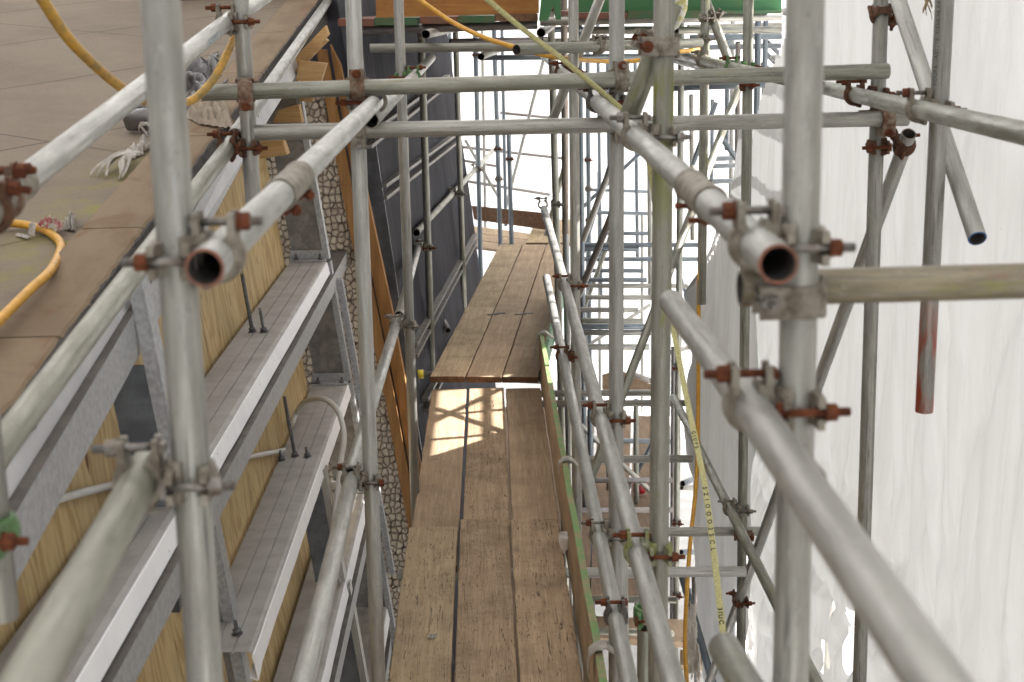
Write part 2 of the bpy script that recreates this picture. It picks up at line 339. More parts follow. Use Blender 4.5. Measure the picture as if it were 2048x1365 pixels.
def bm_me(bm, name='mesh', smooth=False, ang=None):
    bmesh.ops.recalc_face_normals(bm, faces=bm.faces)
    me = bpy.data.meshes.new(name); bm.to_mesh(me); bm.free()
    if smooth:
        for p in me.polygons: p.use_smooth = True
        if ang: me.set_sharp_from_angle(angle=math.radians(ang))
    return me
def frame(z, x=None, o=Vector((0, 0, 0))):
    z = z.normalized(); x = x if x is not None else Vector((1, 0, 0))
    x = x - x.dot(z)*z
    if x.length < 1e-4: x = Vector((0, 1, 0)) - z*z.y
    x.normalize(); y = z.cross(x)
    return Matrix(((x.x, y.x, z.x, o.x), (x.y, y.y, z.y, o.y), (x.z, y.z, z.z, o.z), (0, 0, 0, 1)))
def hexa(bm, P, mi=0):
    vs = [bm.verts.new(p) for p in P]
    for f in ((0, 3, 2, 1), (4, 5, 6, 7), (0, 1, 5, 4), (1, 2, 6, 5), (2, 3, 7, 6), (3, 0, 4, 7)):
        bm.faces.new([vs[i] for i in f]).material_index = mi
def box(bm, c, s, mi=0, mat=None):
    c = Vector(c); s = Vector(s)/2
    P = [Vector((sx*s.x, sy*s.y, sz*s.z))+c for sz in (-1, 1) for sx, sy in ((-1, -1), (1, -1), (1, 1), (-1, 1))]
    if mat: P = [mat @ p for p in P]
    hexa(bm, P, mi)
def cyl(bm, p, q, r, n=12, mi=0, r2=None):
    p = Vector(p); q = Vector(q); m = frame(q-p); r2 = r2 or r
    a = [bm.verts.new(p + m.to_3x3() @ Vector((r*math.cos(2*math.pi*i/n), r*math.sin(2*math.pi*i/n), 0))) for i in range(n)]
    b = [bm.verts.new(q + m.to_3x3() @ Vector((r2*math.cos(2*math.pi*i/n), r2*math.sin(2*math.pi*i/n), 0))) for i in range(n)]
    for i in range(n):
        f = bm.faces.new((a[i], a[(i+1) % n], b[(i+1) % n], b[i])); f.smooth = True; f.material_index = mi
    bm.faces.new(a[::-1]).material_index = mi; bm.faces.new(b).material_index = mi
RT = .02415
def pipe_me(L, ro=RT, ri=.0203, n=36):
    bm = bmesh.new(); rings = []
    for r, z in ((ri, 0), (ri+.0006, 0), (ro-.0006, 0), (ro, .0008), (ro, L-.0008), (ro-.0006, L), (ri+.0006, L), (ri, L)):
        rings.append([bm.verts.new((r*math.cos(2*math.pi*i/n), r*math.sin(2*math.pi*i/n), z)) for i in range(n)])
    for k in range(8):
        A = rings[k]; B = rings[(k+1) % 8]
        for i in range(n):
            f = bm.faces.new((A[i], A[(i+1) % n], B[(i+1) % n], B[i])); f.smooth = k in (3, 7)
            f.material_index = 2 if k == 7 else (1 if k in (0, 1, 2, 4, 5, 6) else 0)
    return bm_me(bm, 'tube')
TB = {}
def tube(key, p, q, mat, label, ref, rim=None, e1=0, e2=0, r=RT):
    d = (q-p).normalized(); p = p - d*e1; q = q + d*e2; L = (q-p).length
    me = pipe_me(L, r, r-.0038)
    o = link('scaffold_tube', me, (M[mat], M[rim or 'cg'], M['inner']), None, frame(d, None, p))
    tag(o, label, 'tube', 'galvanised scaffold tubes')
    TB[key] = (p, q, ref, o); return o
def upright(key, a, b, z1, z2, mat, label, ref, rim=None):
    """a, b points on the leaning axis; runs from height z1 up to z2 (relative to the eye)"""
    d = b-a; f = lambda z: a + d*((z+CZ-a.z)/d.z)
    return tube(key, f(z2), f(z1), mat, label, ref, rim)
# ---- couplers
def band_me():
    bm = bmesh.new(); n = 28
    def arc(a0, a1, ri, ro, w):
        k = max(6, int(n*(a1-a0)/360)); prev = None; first = None
        for i in range(k+1):
            a = math.radians(a0+(a1-a0)*i/k); c, s_ = math.cos(a), math.sin(a)
            q = [bm.verts.new((r*c, r*s_, z)) for r, z in ((ri, -w/2), (ro-.002, -w/2), (ro, -w/2+.003), (ro, w/2-.003), (ro-.002, w/2), (ri, w/2))]
            if prev:
                for j in range(6):
                    f = bm.faces.new((prev[j], prev[(j+1) % 6], q[(j+1) % 6], q[j])); f.smooth = j == 2
            else: first = q
            prev = q
        bm.faces.new(first); bm.faces.new(prev[::-1])
    arc(-125, 62, .0243, .0320, .042)          # hinged cap
    arc(-105, 45, .0315, .0355, .022)            # rib on the cap
    arc(108, 242, .0243, .0335, .056)           # saddle
    for z in (-.0145, .0145):                  # forked ears either side of the bolt
        for x, t in ((.0215, .009), (-.0225, .008)):
            P = []
            for zz in (z-.0068, z+.0068):
                P += [(x-t/2-.001, .017, zz), (x+t/2+.001, .017, zz), (x+t/2, .055, zz), (x-t/2, .055, zz)]
            hexa(bm, [Vector(p) for p in P])
    box(bm, (.0215, .024, 0), (.012, .016, .036)); box(bm, (-.0225, .022, 0), (.012, .018, .036))
    cyl(bm, (-.012, -.0335, -.026), (-.012, -.0335, .026), .0065, 12)
    cyl(bm, (-.012, -.0335, -.0285), (-.012, -.0335, .0285), .0042, 10)
    # boss towards the other tube
    P = []
    for x, hy, hz in ((-.0235, .021, .024), (-.0345, .016, .018)):
        P.append([Vector((x, sy*hy, sz*hz)) for sy, sz in ((-1, -1), (1, -1), (1, 1), (-1, 1))])
    hexa(bm, P[0]+P[1])
    return bm_me(bm, 'clamp_band')
def bolt_me():
    bm = bmesh.new(); cyl(bm, (-.032, .043, 0), (.060, .043, 0), .0056, 12); box(bm, (-.031, .043, 0), (.008, .012, .026))
    for i in range(9): cyl(bm, (.041+i*.002, .043, 0), (.042+i*.002, .043, 0), .0061, 12)
    return bm_me(bm, 'bolt')
def nut_me():
    bm = bmesh.new(); cyl(bm, (.0275, .043, 0), (.0295, .043, 0), .0135, 20); cyl(bm, (.0295, .043, 0), (.0425, .043, 0), .0118, 6); cyl(bm, (.0425, .043, 0), (.0435, .043, 0), .0095, 12)
    me = bm_me(bm, 'nut')
    for p in me.polygons: p.use_smooth = False
    return me
ME_B, ME_T, ME_N = band_me(), bolt_me(), nut_me()
for me_ in (ME_B, ME_T, ME_N): me_.materials.append(M['cg'])
LOOK = {'grey': ('cg', 'bg', 'bg', 'grey'), 'rusty': ('cr', 'rust', 'rust', 'rust stained'), 'mixed': ('cg', 'bg', 'rust', 'rusty nutted grey'), 'redbolt': ('cg', 'rust', 'rust', 'rusty bolted grey'),
        'brown': ('rustb', 'rust', 'rust', 'brown rusty'), 'green': ('cgr', 'rust', 'rust', 'green painted'), 'mossy': ('cm', 'rust', 'rust', 'mossy'), 'dark': ('cd', 'rust', 'rust', 'dark')}
NCHK = []
def near(p1, q1, p2, q2):
    a = (q1-p1).normalized(); b = (q2-p2).normalized(); w0 = p1-p2
    A = a.dot(b); D = a.dot(w0); E_ = b.dot(w0); den = 1-A*A
    s_ = (A*E_-D)/den; t_ = (E_-A*D)/den
    return p1+a*s_, p2+b*t_, a, b
def coupler(ka, kb, look='grey', fa=1, fb=1, extra='', at=None, band1=None):
    p1, q1, r1, _ = TB[ka]; p2, q2, r2, _ = TB[kb]
    pa, pb, a, b = near(p1, q1, p2, q2)
    if at is not None: pa = p1+a*(at-p1).dot(a); pb = p2+b*(pa-p2).dot(b)
    n = pb-pa; d = n.length; NCHK.append((ka, kb, round(d, 3)))
    n.normalize(); bm_, tm, nm, word = LOOK[look]
    root = empty('scaffold_coupler', (pa+pb)/2, f"{word} coupler joining {r1} and {r2}{extra}", 'coupler', 'scaffold couplers')
    bias = Vector((0, -.6, .8))
    for pt, ax, out, fl in ((pa, a, -n, fa), (pb, b, n, fb)):
        y = ax.cross(out).normalized()
        if y.dot(bias) < 0: ax = -ax; y = -y
        if fl < 0: ax = -ax; y = -y
        z = out.cross(y)
        mw = Matrix(((out.x, y.x, z.x, pt.x), (out.y, y.y, z.y, pt.y), (out.z, y.z, z.z, pt.z), (0, 0, 0, 1)))
        o = child('clamp_band', ME_B, (), root, mw); slot(o, M[band1 if band1 and pt is pa else bm_])
        bo = child('bolt', ME_T, (), root, mw); slot(bo, M[tm])
        nu = bpy.data.objects.new('nut', ME_N); COL.objects.link(nu); nu.parent = bo; slot(nu, M[nm])
    return root
# ================================================================== SCAFFOLD TUBES
U = upright
# inner row
U('FL', aY(320, 0, 1.85), aY(410.5, 1365, 1.85), -6.4, 1.6, 'g', 'thick blurred upright tube in the left foreground', 'left foreground upright')
U('FR', aY(1610.5, 0, 1.85), aY(1581, 1365, 1.85), -6.4, 1.6, 'g', 'thick blurred upright tube in the right foreground', 'right foreground upright')
U('U0', aY(-31, 898, 1.9), aY(3, 1240, 1.9), -.815, 1.6, 'g', 'short hanging tube end at the lower left edge with a green clamp', 'hanging tube at left edge')
U('U3', aY(706, 0, 4.55), aY(757, 1365, 4.55), -6.4, 1.5, 'gl', 'streaky upright left of the walkway with rusty clamps at two cross tubes', 'streaky left upright')
U('U4', aY(1233.6, 0, 4.645), aY(1232, 898, 4.645), -6.4, 1.5, 'gl', 'speckled silver upright right of the guard rails behind the cross tubes', 'speckled silver upright')
U('U5', aY(1328.5, 0, 3.42), aY(1319.7, 898, 3.42), -6.4, 1.5, 'ga', 'upright with green algae below its two upper clamps', 'algae stained upright')
U('U6', aY(797, 0, 7.1), aY(827, 898, 7.1), -2.63, 1.5, 'gl', 'upright ending in an open foot beside the left edge of the walkway', 'open footed upright')
U('U7', aY(843, 100, 9.95), aY(860, 620, 9.95), -6.4, 1.4, 'gw', 'thin upright in front of the dark wrapped wall by the yellow cap', 'thin upright by yellow cap')
U('U8', aY(912, 100, 12.4), aY(926, 540, 12.4), -2.7, 1.4, 'gw', 'brownish thin upright touching the right side of the dark wrapped wall', 'upright at wrapped wall edge')
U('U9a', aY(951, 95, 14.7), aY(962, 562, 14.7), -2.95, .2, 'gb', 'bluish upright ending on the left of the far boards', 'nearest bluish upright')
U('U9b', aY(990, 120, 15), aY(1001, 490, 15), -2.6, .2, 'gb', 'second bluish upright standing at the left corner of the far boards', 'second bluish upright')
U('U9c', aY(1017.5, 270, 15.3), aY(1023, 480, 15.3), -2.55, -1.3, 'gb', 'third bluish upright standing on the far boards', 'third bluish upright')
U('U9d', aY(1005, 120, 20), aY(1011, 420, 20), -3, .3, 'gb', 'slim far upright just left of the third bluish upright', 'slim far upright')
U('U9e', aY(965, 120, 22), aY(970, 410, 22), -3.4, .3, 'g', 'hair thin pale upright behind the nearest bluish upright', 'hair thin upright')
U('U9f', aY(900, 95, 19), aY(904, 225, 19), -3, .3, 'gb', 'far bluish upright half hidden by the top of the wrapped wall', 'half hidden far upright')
U('U10', aY(1102.5, 60, 10.1), aY(1113, 460, 10.1), -6.4, 1.4, 'gw', 'upright holding the far end of the top guard rail', 'upright at far rail end')
U('U11', aY(1128.5, 100, 10.4), aY(1130.5, 400, 10.4), -1.62, 1.4, 'gbr', 'upright piece with flaking red paint ending above a cleaner joint', 'red flaked upright')
U('U11b', aY(1130.5, 400, 10.4), aY(1135, 700, 10.4), -6.4, -1.62, 'g', 'clean lower upright piece under the red flaked upright', 'clean lower upright')
U('U12', aY(1146.5, 0, 7.05), aY(1151.5, 690, 7.05), -6.4, 1.5, 'g', 'upright left of the speckled silver upright carrying both guard rails', 'middle right upright')
U('U13', aY(1497, 0, 7.0), aY(1481, 1365, 7.0), -6.4, 1.5, 'gw', 'tall upright in front of the left part of the white sheeting', 'upright before the sheeting edge')
U('U14', aY(1762, 0, 4.77), aY(1719, 1365, 4.77), -6.4, 1.5, 'g', 'tall weathered upright in front of the white sheeting where the two cross tubes end', 'tall upright before the sheeting')
U('U15', aY(1889.5, 0, 3.86), aY(1848, 828, 3.86), -1.11, 1.5, 'gr', 'stencilled upright ending in faded red paint before the white sheeting', 'red ended upright')
U('U16', aY(1361, 250, 11.4), aY(1354, 1000, 11.4), -6.4, .35, 'gw', 'distant upright just right of the algae stained upright', 'distant right upright')
U('U17', aY(1410, 60, 7.83), aY(1403.5, 566, 7.83), -1.62, 1.4, 'gw', 'upright with a yellow hose dropping from its open foot', 'hose carrying upright')
U('U18', aY(1516, 60, 11.5), aY(1513, 250, 11.5), -2.0, .9, 'gb', 'far bluish upright by the left edge of the sheeting', 'bluish upright by sheeting')
U('U19', aY(1531, 80, 13.5), aY(1527, 250, 13.5), -2.4, .9, 'gb', 'farther bluish upright against the sheeting edge', 'farther sheeting upright')
U('U20', aY(1465, 90, 16), aY(1462, 330, 16), -3.0, .9, 'gl', 'bright far upright between the hose carrying upright and the tall one', 'bright far upright')
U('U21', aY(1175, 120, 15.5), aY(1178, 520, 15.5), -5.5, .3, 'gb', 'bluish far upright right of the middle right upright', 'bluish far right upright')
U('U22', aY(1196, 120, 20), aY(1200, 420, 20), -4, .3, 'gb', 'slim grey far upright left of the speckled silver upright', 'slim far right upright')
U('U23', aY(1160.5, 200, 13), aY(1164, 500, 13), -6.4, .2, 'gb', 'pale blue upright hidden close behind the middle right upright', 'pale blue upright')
U('U24', aY(1174, 560, 24), aY(1174, 690, 24), -7, -3.5, 'g', 'short far post crossing the stacked far rails at left', 'left far post')
U('U25', aY(1198, 500, 22), aY(1200, 800, 22), -7, -2.5, 'g', 'far post crossing the stacked far rails beside the silver upright', 'middle far post')
U('U26', aY(1284, 570, 23), aY(1284, 690, 23), -7, -3.3, 'g', 'far post crossing the stacked far rails at right', 'right far post')
U('Ub', aY(481, 0, 4.515), aY(504.5, 376, 4.515), -.66, 1.5, 'gl', 'upright on the roof side clamped to the left ends of the cross tubes', 'roof side upright')
U('U27', aY(1243, 1110, 5.3), aY(1246, 1340, 5.3), -6.4, -1.95, 'gl', 'lower silver upright seen between the two guard rails', 'lower silver upright')
U('U28', aY(1291, 1232, 4.0), aY(1290, 1365, 4.0), -6.4, -1.79, 'gw', 'short weathered stub standing open ended between guard rail and clamp', 'weathered open stub', rim='rim')
U('U29', aY(1131, 830, 12), aY(1139, 1100, 12), -6.4, -3.1, 'gb', 'dark shaded upright below deck between toe board and guard rails', 'shaded upright below deck')
U('U30', aY(1346, 900, 13.5), aY(1345, 1100, 13.5), -6.4, -3.2, 'gd', 'dark distant upright close beside the distant right upright', 'dark distant upright')
# cross tubes
def T(key, a, b, *r, **k): return tube(key, a, b, *r, **k)
T('T1', aY(402, 186.5, 4.44), aY(1776, 142.5, 4.68), 'gw', 'upper long cross tube over both rows with square cut ends', 'upper cross tube')
T('T2', aY(508, 266, 4.46), aY(1815, 237, 4.70), 'g', 'lower long cross tube with a red paint mark on its left end', 'lower cross tube')
T('T3', aY(1480, 578, 1.925), aY(2048, 562.5, 1.94), 'go', 'lichen covered blurred cross tube running off the right edge', 'lichen covered cross tube', e2=1.2)
T('T4', aY(794, 1149, 6.35), aY(1491, 1143.5, 6.45), 'gl', 'cross tube under the near boards reaching the upright before the sheeting', 'cross tube under near boards')
T('T5', aY(1235, 1065, 7.065), aY(1520, 1063, 7.065), 'g', 'cross tube at the lower right ending past the upright before the sheeting', 'second low cross tube')
T('T6', aY(1120, 920, 8.75), aY(1385, 918, 8.75), 'g', 'cross tube right of the rails level with the broken sunlit patch', 'third low cross tube')
T('T7', aY(1080, 788, 10.0), aY(1325, 786, 10.0), 'g', 'upper of two close cross tubes right of the toe board end', 'upper close cross tube')
T('T8', aY(1080, 808, 9.85), aY(1470, 806, 9.85), 'g', 'lower of two close cross tubes right of the toe board end', 'lower close cross tube')
T('T9', aY(1150, 961, 12.6), aY(1345, 961, 12.6), 'gd', 'dark lower lift cross tube above the red bucket', 'dark low lift tube')
T('T10', aY(1150, 1199, 9.4), aY(1352, 1200, 9.4), 'gw', 'lower lift cross tube above brown board ends', 'lower lift tube')
T('T11', aY(838, 749, 9.33), aY(1100, 762, 9.33), 'gw', 'cross tube with a yellow end cap under the step in the walkway', 'yellow capped cross tube')
T('T12', aY(885, 622, 12.6), aY(1010, 622, 12.6), 'gw', 'short cross tube left of the far boards, upper one', 'upper short cross tube')
T('T13', aY(866, 692, 10.9), aY(980, 692, 10.9), 'gw', 'short cross tube left of the far boards, lower one', 'lower short cross tube')
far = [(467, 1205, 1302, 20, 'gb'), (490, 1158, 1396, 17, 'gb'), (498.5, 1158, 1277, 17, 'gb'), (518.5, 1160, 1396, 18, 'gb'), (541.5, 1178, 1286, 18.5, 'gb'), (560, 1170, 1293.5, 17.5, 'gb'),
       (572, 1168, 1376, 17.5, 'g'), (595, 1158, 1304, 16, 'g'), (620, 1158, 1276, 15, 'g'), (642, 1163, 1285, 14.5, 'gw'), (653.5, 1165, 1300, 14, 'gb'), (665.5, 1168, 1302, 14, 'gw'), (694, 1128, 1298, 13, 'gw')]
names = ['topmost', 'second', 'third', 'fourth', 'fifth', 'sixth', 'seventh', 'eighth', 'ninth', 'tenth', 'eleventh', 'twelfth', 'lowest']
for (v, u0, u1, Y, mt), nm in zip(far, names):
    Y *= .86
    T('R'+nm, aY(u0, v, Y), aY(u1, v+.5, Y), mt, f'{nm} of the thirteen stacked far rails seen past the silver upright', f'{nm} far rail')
for k, (v0, v1, u0, u1, Y, nm) in enumerate([(294, 317, 918, 1124, 23, 'upper'), (320, 334, 918, 1000, 24, 'middle'), (363, 390, 935, 1100, 22, 'lower'), (226, 236, 1000, 1102, 23, 'topmost')]):
    T('D%d' % k, aY(u0, v0, Y), aY(u1, v1, Y), 'gd', f'{nm} of the dark tubes silhouetted on the white end wrap', f'{nm} dark far tube')
# upper lift seen edge on at the top of the view
T('N1', aY(740, 97, 8.0), aY(1300, 92, 8.0), 'gw', 'cross tube below the upper lift in front of the wrapped wall', 'cross tube below upper lift')
T('N2', aY(1033, 100, 6.5), aY(1400, 86, 7.6), 'gw', 'cross tube whose open end sits where the yellow hose dips', 'open ended cross tube')
T('N3', aY(690, 62, 8.3), aY(1075, 50, 8.3), 'gd', 'dark cross tube tucked under the painted board ends', 'tube under board ends')
T('N4', aY(1080, 44, 8.6), aY(1563, 33, 8.6), 'g', 'cross tube under the green board at the top', 'tube under green board')
T('N5', aY(1180, 62, 10.5), aY(1563, 60, 10.5), 'gw', 'lower far cross tube behind the tube under the green board', 'second tube under green board')
T('N6', aY(960, 116, 13), aY(1300, 113, 13), 'gb', 'bluish cross tube just above the white end wrap', 'bluish top cross tube')
T('N7', aY(1380, 76, 12), aY(1563, 73, 12), 'gb', 'bluish cross tube by the left top edge of the sheeting', 'bluish tube by sheeting')
T('N8', aY(1340, 177, 11.6), aY(1562, 168, 11.2), 'gb', 'thin tube just below the upper cross tube at right', 'thin tube under cross tube')
# guard rails and other lengthways tubes
T('A', aX(1088, 418, .385), aX(1346, 1365, .352), 'gl', 'top guard rail along the right side of the walkway', 'top guard rail', e2=1.1)
T('B', aX(1093, 556, .362), aX(1258, 1365, .352), 'gl', 'lower guard rail along the right side of the walkway', 'lower guard rail', e2=1.6)
T('L1', aY(409, 537, 1.76), aX(746, 209, -.332), 'gl', 'open ended rail pointing at the viewer on the left upright', 'open ended left rail', rim='rim')
T('L1c', aX(742, 242, -.336), aX(864, 116, -.336), 'gl', 'short rail with a rounded far end right of the streaky left upright', 'far left rail')
T('R1', aY(1557, 529, 1.70), aX(1187, 198, .350), 'gl', 'open ended rail pointing at the viewer on the right upright', 'open ended right rail', rim='rim')
T('R1b', aX(1113, 137, .365), aX(1200, 205, .365), 'gl', 'rail piece beyond the upper cross tube under the yellow webbing', 'rail under the webbing')
T('R1c', aX(1085, 112, .50), aX(1140, 160, .50), 'gb', 'thin rail behind the yellow webbing near the top centre', 'thin rail behind webbing')
T('R2a', aX(1342, 604, .362), aX(1505, 822, .362), 'gl', 'short blurred rail with a closed looking end beside the algae stained upright', 'short blurred rail', e2=.35)
T('R2b', aX(1475, 775, .338), aX(1872, 1365, .338), 'gl', 'wide blurred rail running out of the lower right corner', 'lower right rail', e2=1.6)
T('R3', aX(1448, 1296, .35), aX(1500, 1385, .35), 'gw', 'blurred blunt tube end at the bottom edge below the yellow webbing', 'blunt tube at bottom', e2=1.6)
T('L2', aY(301, 925, 1.93), aY(58, 1365, 1.2), 'gy', 'thick blurred rail running out of the lower left corner', 'lower left rail', e2=1.2)
T('C', aY(705, 950, 4.62), aY(607, 1365, 2.75), 'gl', 'left guard rail running down to the bottom edge beside the steel purlins', 'lower left guard rail', e2=.7, e1=.12)
T('D', aX(793, 646, -.458), aX(716, 900, -.458), 'gl', 'guard rail crossing behind the streaky left upright', 'left guard rail', e1=.1, e2=.3)
T('E', aX(838, 488, -.475), aX(798, 632, -.458), 'g', 'far guard rail between the thin upright and the open footed upright', 'far left guard rail', e1=.1)
T('F', aY(835, 462, 10.0), aY(985, 303, 17), 'gw', 'long far rail climbing across the wrapped wall to the white background', 'far climbing rail')
T('G', aY(455, 298, 4.50), aY(9, 885, 2.15), 'gy', 'sloping rail over the roof coping with yellow and white paint specks', 'sloping coping rail', e1=.12, e2=1.8)
T('G2', aY(470, 272, 4.62), aY(660, -4, 9.1), 'gl', 'slimmer rail climbing along the edge of the coping to the top', 'upper coping rail', e2=.5)
T('L0', aY(452, 46, 4.50), aY(0, 400, 2.30), 'gl', 'pale sloping rail over the roof with faint blue print', 'pale roof rail', e1=.1, e2=1.9)
T('L0b', aY(470, 36, 4.66), aY(540, -12, 5.6), 'gl', 'short rail continuing behind the roof side upright at the top', 'rail beyond roof side upright', e2=.5)
T('OL', aY(1656, 178, 5.3), aY(2048, 267, 2.93), 'gw', 'outer rail crossing in front of the red ended upright to the right edge', 'outer rail', e1=.5, e2=2.4)
T('OL2', aY(1345, 108, 8.9), aY(1640, 175, 5.3), 'gw', 'far outer rail rising left behind the right foreground upright', 'far outer rail')
T('OL3', aY(1352, 120, 9.1), aY(1470, 150, 7.3), 'gw', 'short tube lying directly under the far outer rail', 'tube under far outer rail')
# braces
T('B1', aX(1803, 20, 1.255), aX(1955, 478, 1.255), 'gl', 'brace with a blue painted open foot before the sheeting', 'blue footed brace', rim='bluep', e1=.5)
T('B2', aY(1818, 268, 4.74), aY(1464, 1240, 7.15), 'gl', 'brace whose open top points at the viewer near the right', 'open topped brace', e2=1.0)
T('B3', aX(1347, 795, 1.19), aX(1545, 1190, 1.19), 'gw', 'brace crossing below the yellow webbing towards the lower right', 'low right brace', e2=2.2)
T('B4', aY(1409, -6, 7.92), aY(1459, 126, 7.7), 'gw', 'brace leaning right beside the hose carrying upright', 'top right brace', e1=.6)
T('B5', aY(1478, 176, 9.2), aY(1180, 962, 7.45), 'gw', 'long brace leaning left from the far outer rail down past two uprights', 'long leaning brace')
T('B6', aY(1203, -10, 7.25), aY(1103, 246, 7.45), 'g', 'brace crossing in front of the green board at the top', 'top centre brace')
T('B7', aY(1250, 262, 10.5), aY(1166, 480, 11.5), 'gl', 'pale thin brace left of the speckled silver upright', 'pale thin brace')
T('B8', aY(1240, 390, 9.6), aY(1157, 592, 10.2), 'gd', 'dark brace below the pale thin brace', 'dark brace')
T('B9', aY(1094, 92, 19), aY(1012, 415, 21), 'g', 'very thin brace on the white end wrap', 'very thin brace')
T('B10', aY(1259, 232, 3.49), aY(1345, 8, 3.50), 'gm', 'leaning tube with a blue open foot clamped to the algae stained upright', 'blue footed stub', rim='bluep')
T('B11', aY(1345, 740, 8.2), aY(1425, 1345, 7.2), 'g', 'brace at the lower right behind the yellow hose', 'brace behind hose') if False else None
T('B12', aY(1361, 1140, 8.9), aY(1425, 1365, 8.3), 'gb', 'dark brace at the bottom right behind the yellow hose', 'brace behind hose', e2=.8)
T('B13', aY(1432, 205, 14), aY(1385, 330, 14), 'gb', 'far bluish brace left of the long leaning brace', 'far bluish brace')
T('B14', aY(930, 280, 22), aY(1000, 400, 22), 'g', 'faint thin brace behind the bluish uprights', 'faint thin brace')
T('B15', aY(874, 620, 11.2), aY(896, 662, 10.8), 'gd', 'short dark slanted tube left of the far boards', 'short slanted tube')
T('B16', aY(1442, 275, 13), aY(1482, 330, 13), 'gb', 'short bluish brace end before the sheeting edge', 'short bluish brace')
T('H1', aY(736, 70, 9.4), aY(744, 86, 7.9), 'g', 'stub tube hanging under the painted board ends', 'stub under board ends') if False else None
T('S1', aY(851, 69, 7.75), aY(930, 52, 10.5), 'g', 'rail with a dark open end under the painted boards', 'dark ended rail', rim='cd')
T('S2', aY(1082, 66, 7.75), aY(1105, 52, 10.5), 'g', 'rail with a dark open end beside the yellow webbing', 'dark ended middle rail', rim='cd')
T('S3', aY(1349, 63, 7.75), aY(1335, 55, 10.5), 'g', 'rail with a dark open end right of the algae stained upright', 'dark ended right rail', rim='cd')
T('S4', aY(962, 114, 10.2), aY(1010, 95, 13), 'gw', 'rail with a dark open end left of the yellow hose end', 'dark ended left rail', rim='cd')
T('S5', aY(833, 466, 9.6), aY(840, 455, 10.6), 'gw', 'tiny stub with a round dark opening beside the thin upright', 'tiny dark stub', rim='cd')
for k, (u0, v0, u1, v1, Y, mt, nm) in enumerate([(1425, 318, 1470, 317, 14, 'gb', 'upper short far rail beside the sheeting edge'), (1424, 333, 1470, 331, 14.5, 'gb', 'middle short far rail beside the sheeting edge'), (1420, 364, 1466, 362, 14, 'gb', 'lower short far rail beside the sheeting edge'),
        (1455, 60, 1453, 300, 15.5, 'gb', 'grey far post left of the bright far upright'), (1476, 85, 1474, 330, 13.5, 'gd', 'dark far post right of the bright far upright'), (1228, 300, 1150, 560, 17, 'gb', 'slender bluish brace between the two right guard uprights'),
        (1300, 380, 1390, 640, 19, 'gb', 'far brace sloping right behind the long leaning brace'), (1162, 700, 1300, 610, 18, 'g', 'far brace rising right behind the stacked rails'), (1180, 380, 1300, 384, 20, 'gb', 'far rail above the stack behind the silver upright'),
        (1176, 425, 1310, 428, 18, 'gb', 'second far rail above the stack behind the silver upright'), (1340, 705, 1400, 690, 16, 'g', 'far tube end behind the flat yellow webbing'), (1262, 748, 1302, 762, 12.3, 'gd', 'upper dark tube end pointing right above the slanted board'),
        (1264, 762, 1292, 770, 12.1, 'gd', 'lower dark tube end pointing right above the slanted board'), (1365, 968, 1388, 958, 11, 'gb', 'bluish tube end level with the red bucket'), (1362, 975, 1390, 976, 12, 'g', 'thin tube behind the bluish tube end'),
        (1362, 1062, 1376, 1062, 11, 'gb', 'far stub behind the hanging hose'), (1362, 1105, 1400, 1104, 12, 'gb', 'far low tube behind the hanging hose'), (1370, 1182, 1408, 1186, 10.5, 'gb', 'bluish low tube right of the hanging hose'),
        (1222, 470, 1160, 640, 15, 'gw', 'weathered far brace crossing the stacked rails'), (1130, 330, 1092, 470, 14, 'gw', 'weathered brace left of the red flaked upright'),
        (1180, 820, 1186, 1320, 12.5, 'gb', 'bluish post below deck between the toe board and the lower guard rail'), (1216, 850, 1222, 1330, 13.5, 'gd', 'dark post below deck left of the silver upright'), (1272, 800, 1274, 1250, 13, 'gw', 'weathered post below deck right of the silver upright'),
        (1150, 1022, 1345, 1020, 11.5, 'gd', 'shaded low rail between the second and third low cross tubes'), (1150, 880, 1345, 884, 13.5, 'gb', 'bluish low rail just above the third low cross tube'), (1180, 1262, 1345, 1268, 9.2, 'gw', 'weathered low rail near the open stub'),
        (1160, 850, 1330, 1010, 12.8, 'g', 'low brace sloping right below the deck'), (1335, 830, 1180, 1120, 13.8, 'gb', 'low bluish brace sloping left below the deck'), (1390, 1150, 1395, 1365, 9.5, 'gd', 'dark low post right of the hanging hose'),
        (1085, 84, 1320, 82, 10.8, 'gw', 'far rail just above the sagging yellow hose'), (1080, 60, 1330, 58, 12.5, 'gb', 'bluish far rail under the tube below the green board'), (900, 84, 1100, 80, 11.5, 'gd', 'dark far rail left of the yellow webbing at the top'),
        (1380, 96, 1560, 92, 13.5, 'gb', 'bluish far rail behind the far outer rail'), (1376, 55, 1562, 50, 14, 'g', 'pale far rail under the green board at right'), (1446, 100, 1475, 60, 12, 'gb', 'short bluish brace by the top right brace'),
        (1535, 85, 1562, 112, 15, 'gb', 'first of three short slanting far rungs at the sheeting edge'), (1530, 105, 1560, 136, 15, 'gb', 'second of three short slanting far rungs at the sheeting edge'), (1526, 128, 1552, 154, 15, 'gb', 'third of three short slanting far rungs at the sheeting edge'),
        (1215, 120, 1218, 330, 18, 'gb', 'bluish far post close left of the silver upright'), (1270, 120, 1275, 520, 19, 'gb', 'bluish far post right of the silver upright'), (1298, 300, 1300, 600, 16, 'g', 'pale far post left of the algae stained upright'),
        (1382, 190, 1385, 480, 15, 'g', 'pale far post between the distant right upright and the hose carrying one'), (1340, 250, 1160, 420, 18, 'gb', 'long bluish far brace above the stacked rails'), (1425, 200, 1422, 420, 18, 'gb', 'bluish far post right of the hose carrying upright')]):
    T('Z%d' % k, aY(u0, v0, Y), aY(u1, v1, Y+.3), mt, nm, nm)
